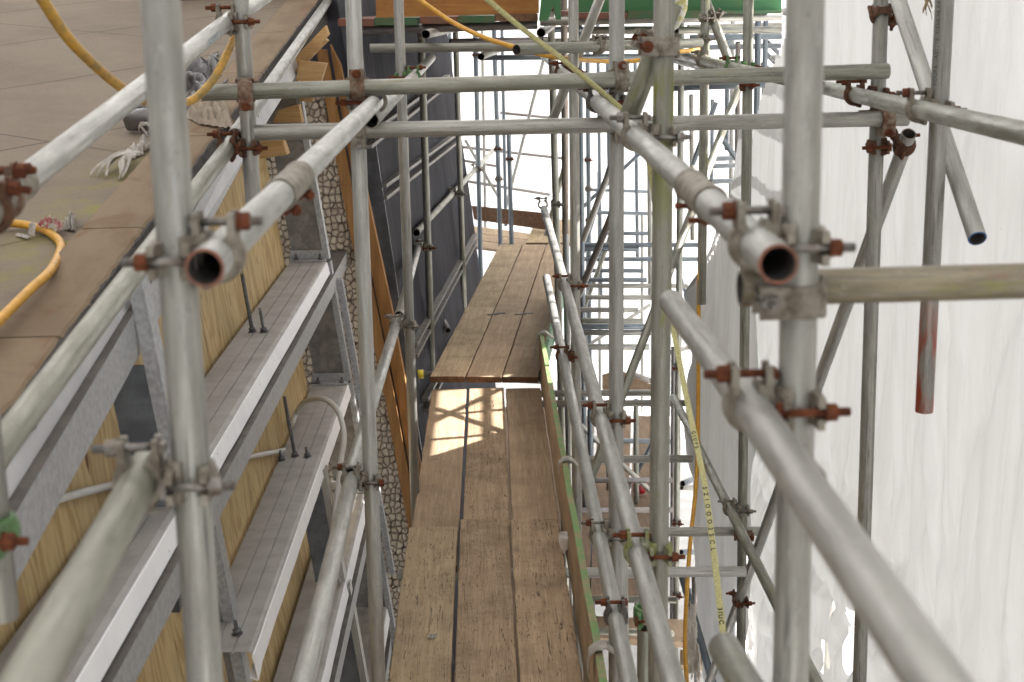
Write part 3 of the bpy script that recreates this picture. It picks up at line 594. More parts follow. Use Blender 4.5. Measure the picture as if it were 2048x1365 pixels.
# ------------------------------------------------------------------ couplers
for c in [('FL', 'L1', 'mixed'), ('FR', 'R1', 'mixed'), ('FR', 'T3', 'grey', 1, 1), ('FR', 'R2b', 'redbolt'), ('FL', 'L2', 'grey'), ('U3', 'T1', 'rusty', 1, 1), ('U3', 'T2', 'grey', 1, -1),
          ('U3', 'L1', 'redbolt'), ('U3', 'C', 'mixed'), ('U4', 'T1', 'mixed'), ('U4', 'T2', 'grey', 1, -1), ('U4', 'R1', 'dark'), ('U5', 'R1', 'grey'), ('U5', 'B10', 'redbolt'), ('U5', 'A', 'mossy'),
          ('U4', 'A', 'redbolt'), ('U4', 'B', 'mixed'), ('U12', 'A', 'redbolt'), ('U12', 'B', 'brown'), ('U10', 'A', 'grey'), ('Ub', 'T1', 'rusty', 1, -1), ('Ub', 'L0', 'redbolt'), ('Ub', 'G', 'brown'),
          ('U14', 'B1', 'brown', 1, 1, '', aY(1758, 30, 4.77)), ('U14', 'B2', 'brown'), ('U14', 'OL', 'brown'), ('U14', 'T2', 'rusty', 1, -1), ('U15', 'OL', 'mixed'), ('U6', 'L1c', 'green'), ('U6', 'D', 'grey'), ('U7', 'E', 'redbolt'),
          ('U13', 'B3', 'grey'), ('U13', 'B2', 'brown'), ('U13', 'T5', 'rusty'), ('U12', 'R1b', 'brown'), ('U8', 'F', 'grey'), ('U9a', 'F', 'grey'), ('U17', 'OL2', 'grey'),
          ('U13', 'OL2', 'green'), ('U28', 'B', 'dark', 1, 1, '', None, 'cgr'), ('U12', 'N2', 'grey'), ('U17', 'B4', 'grey')]:
    coupler(*c)
for c in NCHK:
    if not .05 < c[2] < .085: print('GAP', c)
def sleeve(k, s0, L, label):
    p, q, ref, _ = TB[k]; d = (q-p).normalized(); a = p+d*s0
    rt = empty('sleeve_coupler', a+d*L/2, label, 'tube sleeve', 'sleeve couplers')
    bm = bmesh.new(); n = 32; pr = [(.0245, 0), (.0262, -.001), (.0285, .003), (.0285, .012), (.0272, .016), (.0272, L-.016), (.0285, L-.012), (.0285, L-.003), (.0262, L+.001), (.0245, L)]
    R_ = [[bm.verts.new((r*math.cos(2*math.pi*i/n), r*math.sin(2*math.pi*i/n), z)) for i in range(n)] for r, z in pr]
    for A, B in zip(R_, R_[1:]+R_[:1]):
        for i in range(n): bm.faces.new((A[i], A[(i+1) % n], B[(i+1) % n], B[i])).smooth = True
    child('sleeve', bm_me(bm, 'sleeve', True, 40), (M['cg'],), rt, frame(d, None, a))
    for z in (.035, L-.035):
        bm = bmesh.new(); cyl(bm, (-.030, .030, z), (.030, .030, z), .005, 10); cyl(bm, (.016, .030, z), (.027, .030, z), .0095, 6); box(bm, (0, .030, z), (.018, .012, .030))
        child('bolt', bm_me(bm, 'sleeve_bolt'), (M['rust'],), rt, frame(d, Vector((1, 0, 0)), a))
for k, v0, v1, l in (('L1', (537, 425), .17, 'flared grey sleeve joining the open ended left rail'), ('R1', (529, 400), .17, 'grey sleeve around the open ended right rail'), ('L0', 0, 0, 'grey sleeve around the pale roof rail at the left edge')):
    if k == 'L1': s0 = (aX(556, 400, -.342)-TB[k][0]).length; sleeve(k, s0, .26, l)
    elif k == 'R1': s0 = (aX(1432, 418, .350)-TB[k][0]).length; sleeve(k, s0, .24, l)
    else: s0 = (aY(45, 365, 2.42)-TB[k][0]).length; sleeve(k, s0, .3, l)
# green clamp on the hanging tube at the left edge
p, q, _, _ = TB['U0']
def half(kt, pt, out, look, label, flip=1, name='tube_clamp'):
    a = (TB[kt][1]-TB[kt][0]).normalized(); out = (out-out.dot(a)*a).normalized()
    rt = empty(name, pt, label, 'clamp', 'single clamps'); b_, t_, n_, _ = LOOK[look]
    y = a.cross(out)
    if y.dot(Vector((0, -.6, .8)))*flip < 0: a = -a; y = -y
    z = out.cross(y); mw = Matrix(((out.x, y.x, z.x, pt.x), (out.y, y.y, z.y, pt.y), (out.z, y.z, z.z, pt.z), (0, 0, 0, 1)))
    o = child('clamp_band', ME_B, (), rt, mw); slot(o, M[b_]); bo = child('bolt', ME_T, (), rt, mw); slot(bo, M[t_])
    nu = bpy.data.objects.new('nut', ME_N); COL.objects.link(nu); nu.parent = bo; slot(nu, M[n_])
half('U0', aY(-14, 1062, 1.9), Vector((1, 0, 0)), 'green', 'green painted clamp on the hanging tube at the left edge')
half('L0', aY(4, 398, 2.32), Vector((1, -.3, 0)), 'rusty', 'rust stained clamp with two bolts on the pale roof rail at the left edge')
half('L0', aY(-20, 425, 2.25), Vector((1, -.3, -.2)), 'brown', 'brown rusty clamp behind the rust stained one at the left edge')
for k, (kt, u, v, Y, lk, nm) in enumerate([('U9b', 996, 298, 15, 'dark', 'dark clamp high on the second bluish upright'), ('U9b', 998, 358, 15, 'grey', 'grey clamp lower on the second bluish upright'), ('U9c', 1020, 318, 15.3, 'dark', 'dark clamp on the third bluish upright'),
        ('U21', 1176, 320, 15.5, 'dark', 'upper dark clamp on the bluish far right upright'), ('U21', 1177, 378, 15.5, 'grey', 'middle grey clamp on the bluish far right upright'), ('U21', 1178, 440, 15.5, 'dark', 'lower dark clamp on the bluish far right upright'),
        ('U10', 1103, 20, 10.1, 'rusty', 'rust stained clamp at the top beside the green bracket'), ('U16', 1354, 1045, 11.4, 'brown', 'brown clamp on the distant right upright behind the webbing'), ('U16', 1354, 735, 11.4, 'dark', 'dark clamp on the distant right upright left of the webbing'),
        ('U7', 848, 71, 9.95, 'grey', 'grey clamp at the top of the thin upright by the yellow hose'), ('U17', 1408, 78, 7.83, 'grey', 'grey clamp high on the hose carrying upright'), ('U13', 1494, 170, 7.0, 'brown', 'brown clamp under the upper cross tube before the sheeting edge'),
        ('U9a', 953, 110, 14.7, 'dark', 'dark clamp at the top of the nearest bluish upright'), ('U16', 1354, 1190, 11.4, 'brown', 'brown clamp low on the distant right upright')]):
    half(kt, aY(u, v, Y), Vector((1, -.2, 0)), lk, nm)
half('U6', aY(834, 1075, 7.1), Vector((1, 0, 0)), 'rusty', 'rust stained clamp at the left edge of the near boards') if False else None
# ================================================================== THE BUILDING ON THE LEFT
SL = 8.0e-2
def xf(z): return -.99 - .128*(z-CZ)              # raked facade line (z absolute)
def wallpt(u, v, off=0.0):                        # ray against the raked facade plane, pushed back by off
    n = Vector((1, 0, .128)).normalized(); return hit(u, v, Vector((xf(CZ)-off, 0, CZ)), n)
def zc(Y): return -.764 + .133*(Y-2.71) + CZ      # top of the coping along its outer edge
# roof of large stone tiles (one structure), with the coping slabs along its edge
bm = bmesh.new(); nx, ny = 44, 60
g = [[bm.verts.new((-.01-6.5*i/nx, -.6+17*j/ny, zc(-.6+17*j/ny)-.035+.006*noise.noise(Vector((i*.5, j*.5, 0))))) for j in range(ny+1)] for i in range(nx+1)]
for i in range(nx):
    for j in range(ny): bm.faces.new((g[i][j], g[i][j+1], g[i+1][j+1], g[i+1][j])).smooth = True
XI = -1.115
ro = link('roof', bm_me(bm, 'roof'), (M['stone'],)); ro.location = (XI, 0, 0); tag(ro, kind='structure')
cuts = [-.6, .75, 2.05, 2.82+.35, 4.02, 5.15, 6.35, 7.45, 8.6, 9.8, 11.0]
for k, (a, b) in enumerate(zip(cuts, cuts[1:])):
    bm = bmesh.new(); a += .004; b -= .004; n = 26; rows = []
    for i in range(n+1):
        y = a+(b-a)*i/n; j = .009*noise.noise(Vector((y*9, k, 0)))+.006*noise.noise(Vector((y*31, k, 3))); z = zc(y)
        rows.append([bm.verts.new(p) for p in ((XI, y, z-.07), (XI, y, z-.004), (XI+.006, y, z), (-.945+j, y, z+.001), (-.934+j, y, z-.006), (-.936+j*.5, y, z-.045), (-.95, y, z-.07))])
    for A, B in zip(rows, rows[1:]):
        for q in range(7): bm.faces.new((A[q], A[(q+1) % 7], B[(q+1) % 7], B[q]))
    bm.faces.new(rows[0]); bm.faces.new(rows[-1][::-1])
    o = link('coping_slab', bm_me(bm, 'coping'), (M['coping'],))
    nm = ['nearest', 'second', 'third', 'fourth', 'fifth', 'sixth', 'seventh', 'eighth', 'ninth', 'tenth'][k]
    tag(o, f'{nm} brown stone coping slab along the roof edge', 'coping stone', 'coping slabs along the roof edge')
# ragged dark membrane under the coping and the white board below it
def strip(name, f0, f1, y0, y1, n, mat, thick, label, cat, seed=0):
    bm = bmesh.new(); A = []; B = []
    for i in range(n+1):
        y = y0+(y1-y0)*i/n; a = f0(y, i); b = f1(y, i); t = Vector((-thick, 0, 0))
        A.append([bm.verts.new(p) for p in (a, b, b+t, a+t)])
    for P, Q in zip(A, A[1:]):
        for q in range(4): bm.faces.new((P[q], P[(q+1) % 4], Q[(q+1) % 4], Q[q]))
    bm.faces.new(A[0]); bm.faces.new(A[-1][::-1])
    o = link(name, bm_me(bm, name), (mat,)); return tag(o, label, cat)
def nz(y, s, a): return a*noise.noise(Vector((y*s, 4.2, s)))
strip('edge_membrane', lambda y, i: Vector((-.931+nz(y, 25, .006), y, zc(y)-.004)), lambda y, i: Vector((-.912+nz(y, 18, .01), y, zc(y)-.070-(.10 if y > 6.0 else 0)+nz(y, 8, .012)+nz(y, 40, .01))), -.6, 9.6, 260, M['bitumen'], .02,
      'torn dark membrane hanging below the coping edge', 'membrane')
strip('white_fascia_board', lambda y, i: Vector((-.928, y, zc(y)-.055+nz(y, 9, .006))), lambda y, i: Vector((-.900, y, zc(y)-.165)), -.6, 7.45, 120, M['fascia'], .02,
      'white painted board under the dark coping membrane', 'board')
# sloping galvanised channel P0 under the coping: dark top, mottled face
def chan(name, X, ztop, y0, y1, wd, h, label, cat, mf, mt=None, t=.006, off=0):
    """C channel running along Y: open to the back; ztop(y), X(y) give the outer top corner"""
    bm = bmesh.new(); prof = [(0, 0), (0, -h), (-wd, -h), (-wd, -h+t), (-t, -h+t), (-t, -t), (-wd, -t), (-wd, 0)]
    R_ = [[bm.verts.new((X(y)+a, y, ztop(y)+b)) for a, b in prof] for y in (y0, y1)]
    for q in range(8):
        f = bm.faces.new((R_[0][q], R_[0][(q+1) % 8], R_[1][(q+1) % 8], R_[1][q])); f.material_index = 1 if q in (7, 6) else 0
    bm.faces.new(R_[0]); bm.faces.new(R_[1][::-1])
    o = link(name, bm_me(bm, name), (M[mf], M[mt or mf])); return tag(o, label, cat)
chan('steel_channel', lambda y: -.885-.012*(y-3), lambda y: -.805+.150*(y-3.29)+CZ, -.6, 6.9, .15, .119, 'wide mottled galvanised channel sloping under the roof edge', 'steel channel', 'zinc', 'chantop')
ZP = [-1.285, -1.937, -2.529, -3.20]
def lean(bm, z0): # shear a mesh along the rake
    for v in bm.verts: v.co.x -= .128*(v.co.z-z0)
pl = ['top', 'second', 'third', 'lowest']; PY = [(-.3, 7.5), (4.22, 7.5), (1.5, 7.5), (2.5, 7.5)]
for k, z in enumerate(ZP):
    X = xf(z+CZ); y0, y1 = PY[k]
    root = empty('steel_purlin', (X, (y0+y1)/2, z+CZ), f'{pl[k]} dusty grey sheet steel purlin with a white front lip on the left wall' if k != 1 else 'short cut dusty grey purlin with bolts and a torn lip end', 'purlin', 'dusty steel purlins')
    bm = bmesh.new(); W = .185
    prof = [(-W, 0), (-W*.66, 0), (-W*.655, -.004), (-W*.645, -.004), (-W*.64, 0), (-W*.36, 0), (-W*.355, -.005), (-W*.335, -.005), (-W*.33, 0), (-.016, 0), (-.006, -.004), (-.004, -.012)]
    back = [(a, b-.003) for a, b in prof]
    n = 40; R_ = []
    for i in range(n+1):
        y = y0+(y1-y0)*i/n; d = .0015*noise.noise(Vector((y*3, k, 0)))
        R_.append([bm.verts.new((X+a, y, z+CZ+b+d)) for a, b in prof]+[bm.verts.new((X+a, y, z+CZ+b+d)) for a, b in back[::-1]])
    m_ = len(R_[0])
    for A, B in zip(R_, R_[1:]):
        for q in range(m_): bm.faces.new((A[q], A[(q+1) % m_], B[(q+1) % m_], B[q]))
    bm.faces.new(R_[0]); bm.faces.new(R_[-1][::-1])
    child('purlin_web', bm_me(bm, 'web'), (M['purlin'],), root, Matrix())
    bm = bmesh.new(); R_ = []
    for i in range(n+1):
        y = y0+(y1-y0)*i/n; wv = .002*noise.noise(Vector((y*4, k, 9))); h = .070 if not (k == 1 and i == 0) else .095
        if k == 2 and abs(y-4.75) < .08: h = .03
        R_.append([bm.verts.new((X+a+wv, y, z+CZ+b)) for a, b in ((-.004, -.012), (.0, -.014), (.012, -h), (.006, -h-.004), (-.016, -h+.006), (-.016, -h+.009), (.004, -h+.001), (.008, -h+.004), (-.006, -.016))])
    for A, B in zip(R_, R_[1:]):
        for q in range(9): bm.faces.new((A[q], A[(q+1) % 9], B[(q+1) % 9], B[q]))
    bm.faces.new(R_[0]); bm.faces.new(R_[-1][::-1])
    child('purlin_lip', bm_me(bm, 'lip'), (M['lip'],), root, Matrix())
    if k != 1:
        chan('steel_channel', lambda y, X=X: X+.030, lambda y, z=z: z+CZ-.082, y0 if k else -.3, 10.2 if k == 0 else 7.3, .10, .088, f'mottled galvanised channel directly under the {pl[k]} purlin', 'steel channel', 'zinc', 'chantop')
# threaded rods and bolts standing on the purlins
def rod(u, v, zk, L, label, top=True):
    b = aZ(u, v, ZP[zk]+.002); d = Vector((-.128, .02, 1)).normalized()
    rt = empty('threaded_rod', b, label, 'bolt', 'rods and bolts on the purlins'); bm = bmesh.new(); cyl(bm, b-d*.03, b+d*L, .0075 if L > .1 else .006, 12)
    for i in range(int(L/.006)): cyl(bm, b+d*(.018+i*.006), b+d*(.0205+i*.006), .0083 if L > .1 else .0066, 10)
    child('rod', bm_me(bm, 'rod'), (M['rod'],), rt, Matrix())
    bm = bmesh.new(); cyl(bm, b, b+d*.003, .018, 16); cyl(bm, b+d*.003, b+d*.017, .0135, 6)
    child('nut', bm_me(bm, 'nut_rod'), (M['rod'],), rt, Matrix())
rod(505, 664, 0, .235, 'taller threaded rod standing on the top purlin'); rod(528, 664, 0, .085, 'shorter threaded rod standing on the top purlin')
rod(590, 913, 1, .26, 'long threaded rod standing on the short cut purlin'); rod(563, 921, 1, .03, 'bolt left of the long rod on the short cut purlin'); rod(615, 914, 1, .03, 'bolt right of the long rod on the short cut purlin')
rod(475, 1268, 1, .035, 'bolt at the torn end of the short cut purlin')
# posts following the rake: a wide web facing the viewer and a bright front flange
def post(Y, z0, z1, wd, label, m1='zincd', m2='zinc', fx=.012, dx=0, fl=.022, zf=None):
    zf = z1 if zf is None else zf
    mid = (z0+z1)/2+CZ
    rt = empty('steel_post', (xf(mid), Y, mid), label, 'steel post', 'raked steel posts of the wall frame')
    bm = bmesh.new()
    def q(z, a, b, ya, yb): return [Vector((xf(z+CZ)+a+dx, ya, z+CZ)), Vector((xf(z+CZ)+b+dx, ya, z+CZ)), Vector((xf(z+CZ)+b+dx, yb, z+CZ)), Vector((xf(z+CZ)+a+dx, yb, z+CZ))]
    hexa(bm, q(z0, -wd, fx-.006, Y, Y+.006)+q(z1, -wd, fx-.006, Y, Y+.006)); child('post_web', bm_me(bm, 'pw'), (M[m1],), rt, Matrix())
    bm = bmesh.new(); hexa(bm, q(z0, fx-.006, fx, Y-.001, Y+.075)+q(zf, fx-.006, fx, Y-.001, Y+.075)); hexa(bm, q(z0, fx-.006-fl, fx-.0065, Y-.0075, Y-.0005)+q(zf, fx-.006-fl, fx-.0065, Y-.0075, Y-.0005))
    child('post_flange', bm_me(bm, 'pf'), (M[m2],), rt, Matrix())
    return rt
p = post(7.50, -1.28, -.30, .175, 'far raked post between the roof edge and the top purlin')
p = post(7.52, -1.93, -1.30, .175, 'far raked post between the top and the second purlin')
p = post(7.54, -2.53, -1.95, .175, 'far raked post between the second and third purlins')
p = post(7.56, -3.6, -2.55, .175, 'far raked post below the third purlin')
strip('steel_flat', lambda y, i: Vector((0, 0, 0)), lambda y, i: Vector((0, 0, 0)), 0, 1, 1, M['zinc'], .01, 'x', 'x') if False else None
post(3.66, -1.27, -.89, .10, 'near raked post crossing the sloping galvanised channel', 'zincb', 'zinc', fx=.035, fl=.03, zf=-.64)
post(4.45, -3.4, -1.50, .03, 'slim mottled near post just left of the torn purlin end', 'zincd', 'zinc', fx=.03, dx=-.125, fl=.03)
post(6.15, -2.50, -1.98, .12, 'blue grey post between the short cut purlin and the one below', 'zincb', 'gl')
post(6.25, -3.6, -2.56, .12, 'blue grey post below the third purlin near the bottom edge', 'zincb', 'gl')
def flat(Y0, u0, v0, u1, v1, wd, label):         # bright flat bar running down beside the posts
    a = aY(u0, v0, Y0); b = aY(u1, v1, Y0); d = (b-a).normalized(); s_ = Vector((1, 0, 0)); bm = bmesh.new()
    hexa(bm, [a, a+s_*wd, a+s_*wd+Vector((0, .05, 0)), a+Vector((0, .05, 0)), b, b+s_*wd, b+s_*wd+Vector((0, .05, 0)), b+Vector((0, .05, 0))])
    tag(link('steel_bar', bm_me(bm, 'bar'), (M['zinc'],)), label, 'steel bar')
flat(7.62, 672, 560, 778, 1150, .032, 'bright steel bar running down beside the far raked posts')
# end brackets with two bolts at the far ends of the purlins
for k, z in enumerate(ZP[:3]):
    X = xf(z+CZ); rt = empty('angle_bracket', (X-.09, 7.46, z+CZ), f'angle bracket bolted at the far end of the {pl[k]} purlin' if k != 1 else 'angle bracket bolted at the far end of the short cut purlin', 'bracket', 'brackets at the purlin ends')
    bm = bmesh.new(); box(bm, (X-.095, 7.465, z+CZ+.006), (.185, .055, .008)); box(bm, (X-.095, 7.490, z+CZ+.03), (.185, .006, .05)); child('bracket_plate', bm_me(bm, 'br'), (M['zinc'],), rt, Matrix())
    for dx in (-.155, -.03):
        bm = bmesh.new(); c = Vector((X+dx, 7.46, z+CZ+.010)); cyl(bm, c, c+Vector((0, 0, .012)), .013, 6); cyl(bm, c+Vector((0, 0, .012)), c+Vector((0, 0, .03)), .006, 10); child('bolt', bm_me(bm, 'bb'), (M['rod'],), rt, Matrix())
# dark cross steel low on the left, and the diagonal angle at the corner
a = aY(-30, 1206, 3.75); b = aY(362, 1206, 3.75)
bm = bmesh.new(); box(bm, (a+b)/2, ((b-a).length, .05, .047)); o = link('cross_steel', bm_me(bm, 'xs'), (M['darksteel'],)); tag(o, 'dark cross steel in front of the plywood at the lower left', 'steel beam')
a = aY(-10, 1300, 2.9); b = aY(52, 1225, 3.4)
bm = bmesh.new(); f = frame(b-a, Vector((1, 0, 0)), a); L = (b-a).length; box(bm, (0, 0, L/2), (.045, .006, L), mat=f); box(bm, (-.022, .022, L/2), (.006, .045, L), mat=f)
tag(link('steel_angle', bm_me(bm, 'sa'), (M['zincb'],)), 'blue grey steel angle in the lower left corner', 'steel angle')
# plywood sheets on the raked wall plane, gaps between them
OFF = .205
js = [-.6, .6, 1.8, 2.97, 4.12, 5.30, 6.35, 7.42]
for k, (a, b) in enumerate(zip(js, js[1:])):
    for r_, (z0, z1) in enumerate(((-1.70, -.42), (-4.2, -1.705))):
        bm = bmesh.new(); z0 += .003; dz = 0
        zl, zr = (zc(a)-CZ-.09, zc(b)-CZ-.09) if r_ == 0 else (z1, z1)
        def q(z, y): return Vector((xf(z+CZ)-OFF, y, z+CZ))
        P = [q(z0, a+.004), q(z0, b-.004), q(zr, b-.004), q(zl, a+.004)]; n_ = Vector((-.018, 0, 0))
        hexa(bm, [p+n_ for p in P]+P)
        o = link('plywood_sheet', bm_me(bm, 'ply'), (M['ply'],))
        nm = ['nearest', 'second', 'third', 'fourth', 'fifth', 'sixth', 'farthest'][k]
        tag(o, f"{nm} treated plywood sheet of the {'upper' if r_ == 0 else 'lower'} row behind the purlins", 'plywood sheet', 'plywood sheets on the raked wall')
bm = bmesh.new()
def q(z, y, o_): return Vector((xf(z+CZ)-o_, y, z+CZ))
za, zb = zc(-.6)-CZ-.08, zc(7.42)-CZ-.08
hexa(bm, [q(-6.4, -.6, OFF+.06), q(-6.4, 7.42, OFF+.06), q(-6.4, 7.42, OFF+.02), q(-6.4, -.6, OFF+.02), q(za, -.6, OFF+.06), q(zb, 7.42, OFF+.06), q(zb, 7.42, OFF+.02), q(za, -.6, OFF+.02)])
tag(link('backing_wall', bm_me(bm, 'bw'), (M['bitumen'],)), 'dark wall seen in the gaps between plywood sheets', 'wall')
# pebble wall facing the viewer, with the pine studs beside it
def poly(name, P, thick, mat, label=None, cat=None, group=None, kind=None, mt=None):
    bm = bmesh.new(); t = Vector(thick); A = [bm.verts.new(p) for p in P]; B = [bm.verts.new(p+t) for p in P]; n = len(P)
    bm.faces.new(A); f = bm.faces.new(B[::-1])
    for i in range(n): bm.faces.new((A[i], A[(i+1) % n], B[(i+1) % n], B[i]))
    return tag(link(name, bm_me(bm, name), (mat,)), label, cat, group, kind)
PY_ = 8.3
o = poly('pebble_wall', [aY(610, 150, PY_), aY(640, 160, PY_), aY(697, 450, PY_), aY(770, 800, PY_), aY(826, 1110, PY_), aY(860, 1365, PY_), aY(620, 1365, PY_), aY(480, 900, PY_), aY(480, 150, PY_)], (0, .08, 0), M['pebble'], 'wall clad in tan pebbles with dark joints between posts and studs', 'wall')
def lathb(name, pts, Y, thick, mat, label, cat, group=None):
    return poly(name, [aY(u, v, Y) for u, v in pts], (0, thick, 0), mat, label, cat, group)
lathb('wall_stud', [(632, 100), (652, 100), (704, 380), (790, 800), (846, 1110), (826, 1110), (770, 800), (690, 420)], 8.26, .09, M['studs'], 'left pine stud beside the pebble wall', 'stud', 'pine studs beside the pebbles')
lathb('wall_stud', [(660, 90), (680, 130), (716, 300), (745, 440), (788, 640), (846, 960), (870, 1110), (850, 1110), (795, 800), (709, 380)], 8.30, .09, M['studs'], 'wider right pine stud against the grey flashing', 'stud', 'pine studs beside the pebbles')
for i, (pts, Y, l) in enumerate([([(585, 120), (650, 52), (656, 70), (640, 88), (590, 142)], 7.3, 'large pale pine offcut wedged above the pebble wall'), ([(590, 140), (650, 78), (655, 82), (592, 146)], 7.2, 'thin pine board under the large pale offcut'),
                                ([(591, 162), (600, 122), (652, 128), (641, 165)], 7.15, 'square pine block below the thin board'), ([(545, 246), (556, 222), (597, 210), (604, 246)], 7.3, 'pine block with two knots between the cross tubes'),
                                ([(522, 285), (565, 282), (574, 310), (520, 318)], 6.6, 'small pine block just below the lower cross tube'), ([(598, 196), (628, 196), (622, 204), (600, 203)], 7.4, 'sliver of pine above the pebble wall')]):
    lathb('timber_block', pts, Y, .10, M['pine'], l, 'timber block', 'loose pine blocks by the roof edge')
# dark wrapped wall turning slightly right, with its batten pairs, corner flashing and soffit
def mem(Y, z, off=0): return Vector((-.756-.115*z+.075*(Y-9)+off, Y, z+CZ))
bm = bmesh.new(); ny, nz_ = 60, 60; g = []
for i in range(ny+1):
    y = 8.9+(14.1-8.9)*i/ny
    g.append([])
    for j in range(nz_+1):
        z = -6.4+(6.9)*j/nz_
        g[-1].append(bm.verts.new(mem(y, z, .012*noise.noise(Vector((y*2.5, z*.7, 0)))+.006*noise.noise(Vector((y*9, z*1.2, 5))))))
for i in range(ny):
    for j in range(nz_): bm.faces.new((g[i][j], g[i+1][j], g[i+1][j+1], g[i][j+1])).smooth = True
bmesh.ops.solidify(bm, geom=bm.faces[:], thickness=.04)
tag(link('wrapped_wall', bm_me(bm, 'membrane', True, 50), (M['membrane'],)), 'raked wall covered in dark grey building wrap beyond the walkway', 'wall')
def memhit(u, v, off=0):
    n = (mem(9, -1)-mem(9, 0)).cross(mem(10, 0)-mem(9, 0)).normalized(); return hit(u, v, mem(9, 0, off), n)
for u0, v0, u1, v1, l in ((735, 268, 895, 152, 'topmost'), (766, 372, 912, 268, 'upper'), (828, 690, 950, 470, 'lower'), (850, 800, 952, 600, 'lowest')):
    a = memhit(u0, v0, .02); b = memhit(u1, v1, .02); rt = empty('batten_pair', a, f'{l} pair of pale metal battens across the dark wrapped wall', 'batten', 'batten pairs on the wrapped wall')
    for dz in (0, -.075):
        bm = bmesh.new(); d = (b-a); f = frame(d, Vector((1, 0, 0)), a+Vector((0, 0, dz))); box(bm, (0, 0, d.length/2), (.045, .022, d.length), mat=f)
        child('batten', bm_me(bm, 'bat'), (M['zincd'],), rt, Matrix())
for u0, v0, u1, v1, l in ((828, 704, 950, 484, 'a'), ):
    pass
poly('corner_flashing', [mem(8.9, .4, .012), mem(8.9, -4.2, .012), mem(8.9, -4.2, -.07), mem(8.9, .4, -.09)], (0, -.03, 0), M['trim'], 'blue grey corner flashing at the near edge of the dark wrapped wall', 'flashing')
poly('dark_return_wall', [mem(8.95, .4, -.05), mem(8.95, -6.4, -.05), mem(8.95, -6.4, -1.2), mem(8.95, .4, -1.2)], (0, .05, 0), M['membrane'], 'dark wrap on the return wall behind the pine studs', 'wall')
# white conduit and flexible pipe
def hose(name, pts, r, mat, label, cat, cyc=12, smooth=8):
    P = [Vector(p) for p in pts]; Q = []
    for i in range(len(P)-1):
        p0, p1, p2, p3 = P[max(i-1, 0)], P[i], P[i+1], P[min(i+2, len(P)-1)]
        for t in range(smooth):
            t /= smooth; Q.append(.5*((2*p1)+(p2-p0)*t+(2*p0-5*p1+4*p2-p3)*t*t+(3*p1-p0-3*p2+p3)*t**3))
    Q.append(P[-1]); bm = bmesh.new(); prev = None; x = None
    for i, c in enumerate(Q):
        d = (Q[min(i+1, len(Q)-1)]-Q[max(i-1, 0)]).normalized(); f = frame(d, x, c); x = Vector((f[0][0], f[1][0], f[2][0]))
        ring = [bm.verts.new(f @ Vector((r*math.cos(2*math.pi*k/cyc), r*math.sin(2*math.pi*k/cyc), 0))) for k in range(cyc)]
        if prev:
            for k in range(cyc): bm.faces.new((prev[k], prev[(k+1) % cyc], ring[(k+1) % cyc], ring[k])).smooth = True
        else: bm.faces.new(ring)
        prev = ring
    bm.faces.new(prev[::-1])
    return tag(link(name, bm_me(bm, name), (mat,)), label, cat)
hose('flexible_conduit', [wallpt(584, 850, .17), aY(590, 832, 6.75), aY(606, 808, 6.7), aY(628, 798, 6.6), aY(652, 800, 6.5), aY(673, 818, 6.4), aY(684, 846, 6.3), aY(688, 880, 6.25), aY(682, 920, 6.2), aY(677, 965, 6.15), aY(670, 1020, 6.1), aY(664, 1075, 6.05), aY(650, 1160, 6.0)], .0125, M['flex'], 'white flexible conduit arching over the short cut purlin', 'conduit')
hose('wall_conduit', [wallpt(100, 1003, OFF-.02), wallpt(235, 968, OFF-.02), wallpt(400, 934, OFF-.02), wallpt(530, 908, OFF-.02), wallpt(625, 890, OFF-.02)], .011, M['flex'], 'thin white conduit clipped across the plywood', 'conduit', smooth=2)
# ================================================================== DECKS
def board(P0, d, L, wd, th, mat, label, name='scaffold_board', cat='scaffold board', group='walkway boards', bow=.003, ends=True, jag=.0):
    """P0: near left top corner, d: direction along the board (unit, roughly +Y)"""
    s_ = Vector((d.y, -d.x, 0)).normalized(); mw = Matrix(((s_.x, d.x, 0, P0.x), (s_.y, d.y, 0, P0.y), (s_.z, d.z, 1, P0.z), (0, 0, 0, 1)))
    bm = bmesh.new(); n = max(8, int(L/.035)); sd_ = random.random()*50; R_ = []
    for i in range(n+1):
        y = L*i/n; e = .003*noise.noise(Vector((y*6, sd_, 0)))+jag*max(0, noise.noise(Vector((y*22, sd_, 7)))); e2 = .003*noise.noise(Vector((y*6, sd_, 3))); zz = bow*noise.noise(Vector((y*.9, sd_, 1)))
        r = .004
        R_.append([bm.verts.new(p) for p in ((e2, y, zz-th), (e2, y, zz-r), (e2+r, y, zz), (wd/2, y, zz+.001), (wd-r-e, y, zz), (wd-e, y, zz-r), (wd-e, y, zz-th))])
    for A, B in zip(R_, R_[1:]):
        for q in range(7): bm.faces.new((A[q], A[(q+1) % 7], B[(q+1) % 7], B[q])).material_index = 2 if q in (0, 5) else 0
    bm.faces.new(R_[0]).material_index = 1; bm.faces.new(R_[-1][::-1]).material_index = 1
    o = link(name, bm_me(bm, name), (mat, M['woodend'], M['greenb' if label.startswith('right') else 'woodend'])); o.matrix_world = mw
    return tag(o, label, cat, group)
WD = .222
ZD = -2.41+CZ
y1 = Vector((0, 1, 0))
cols = [-.386, -.147, .088]
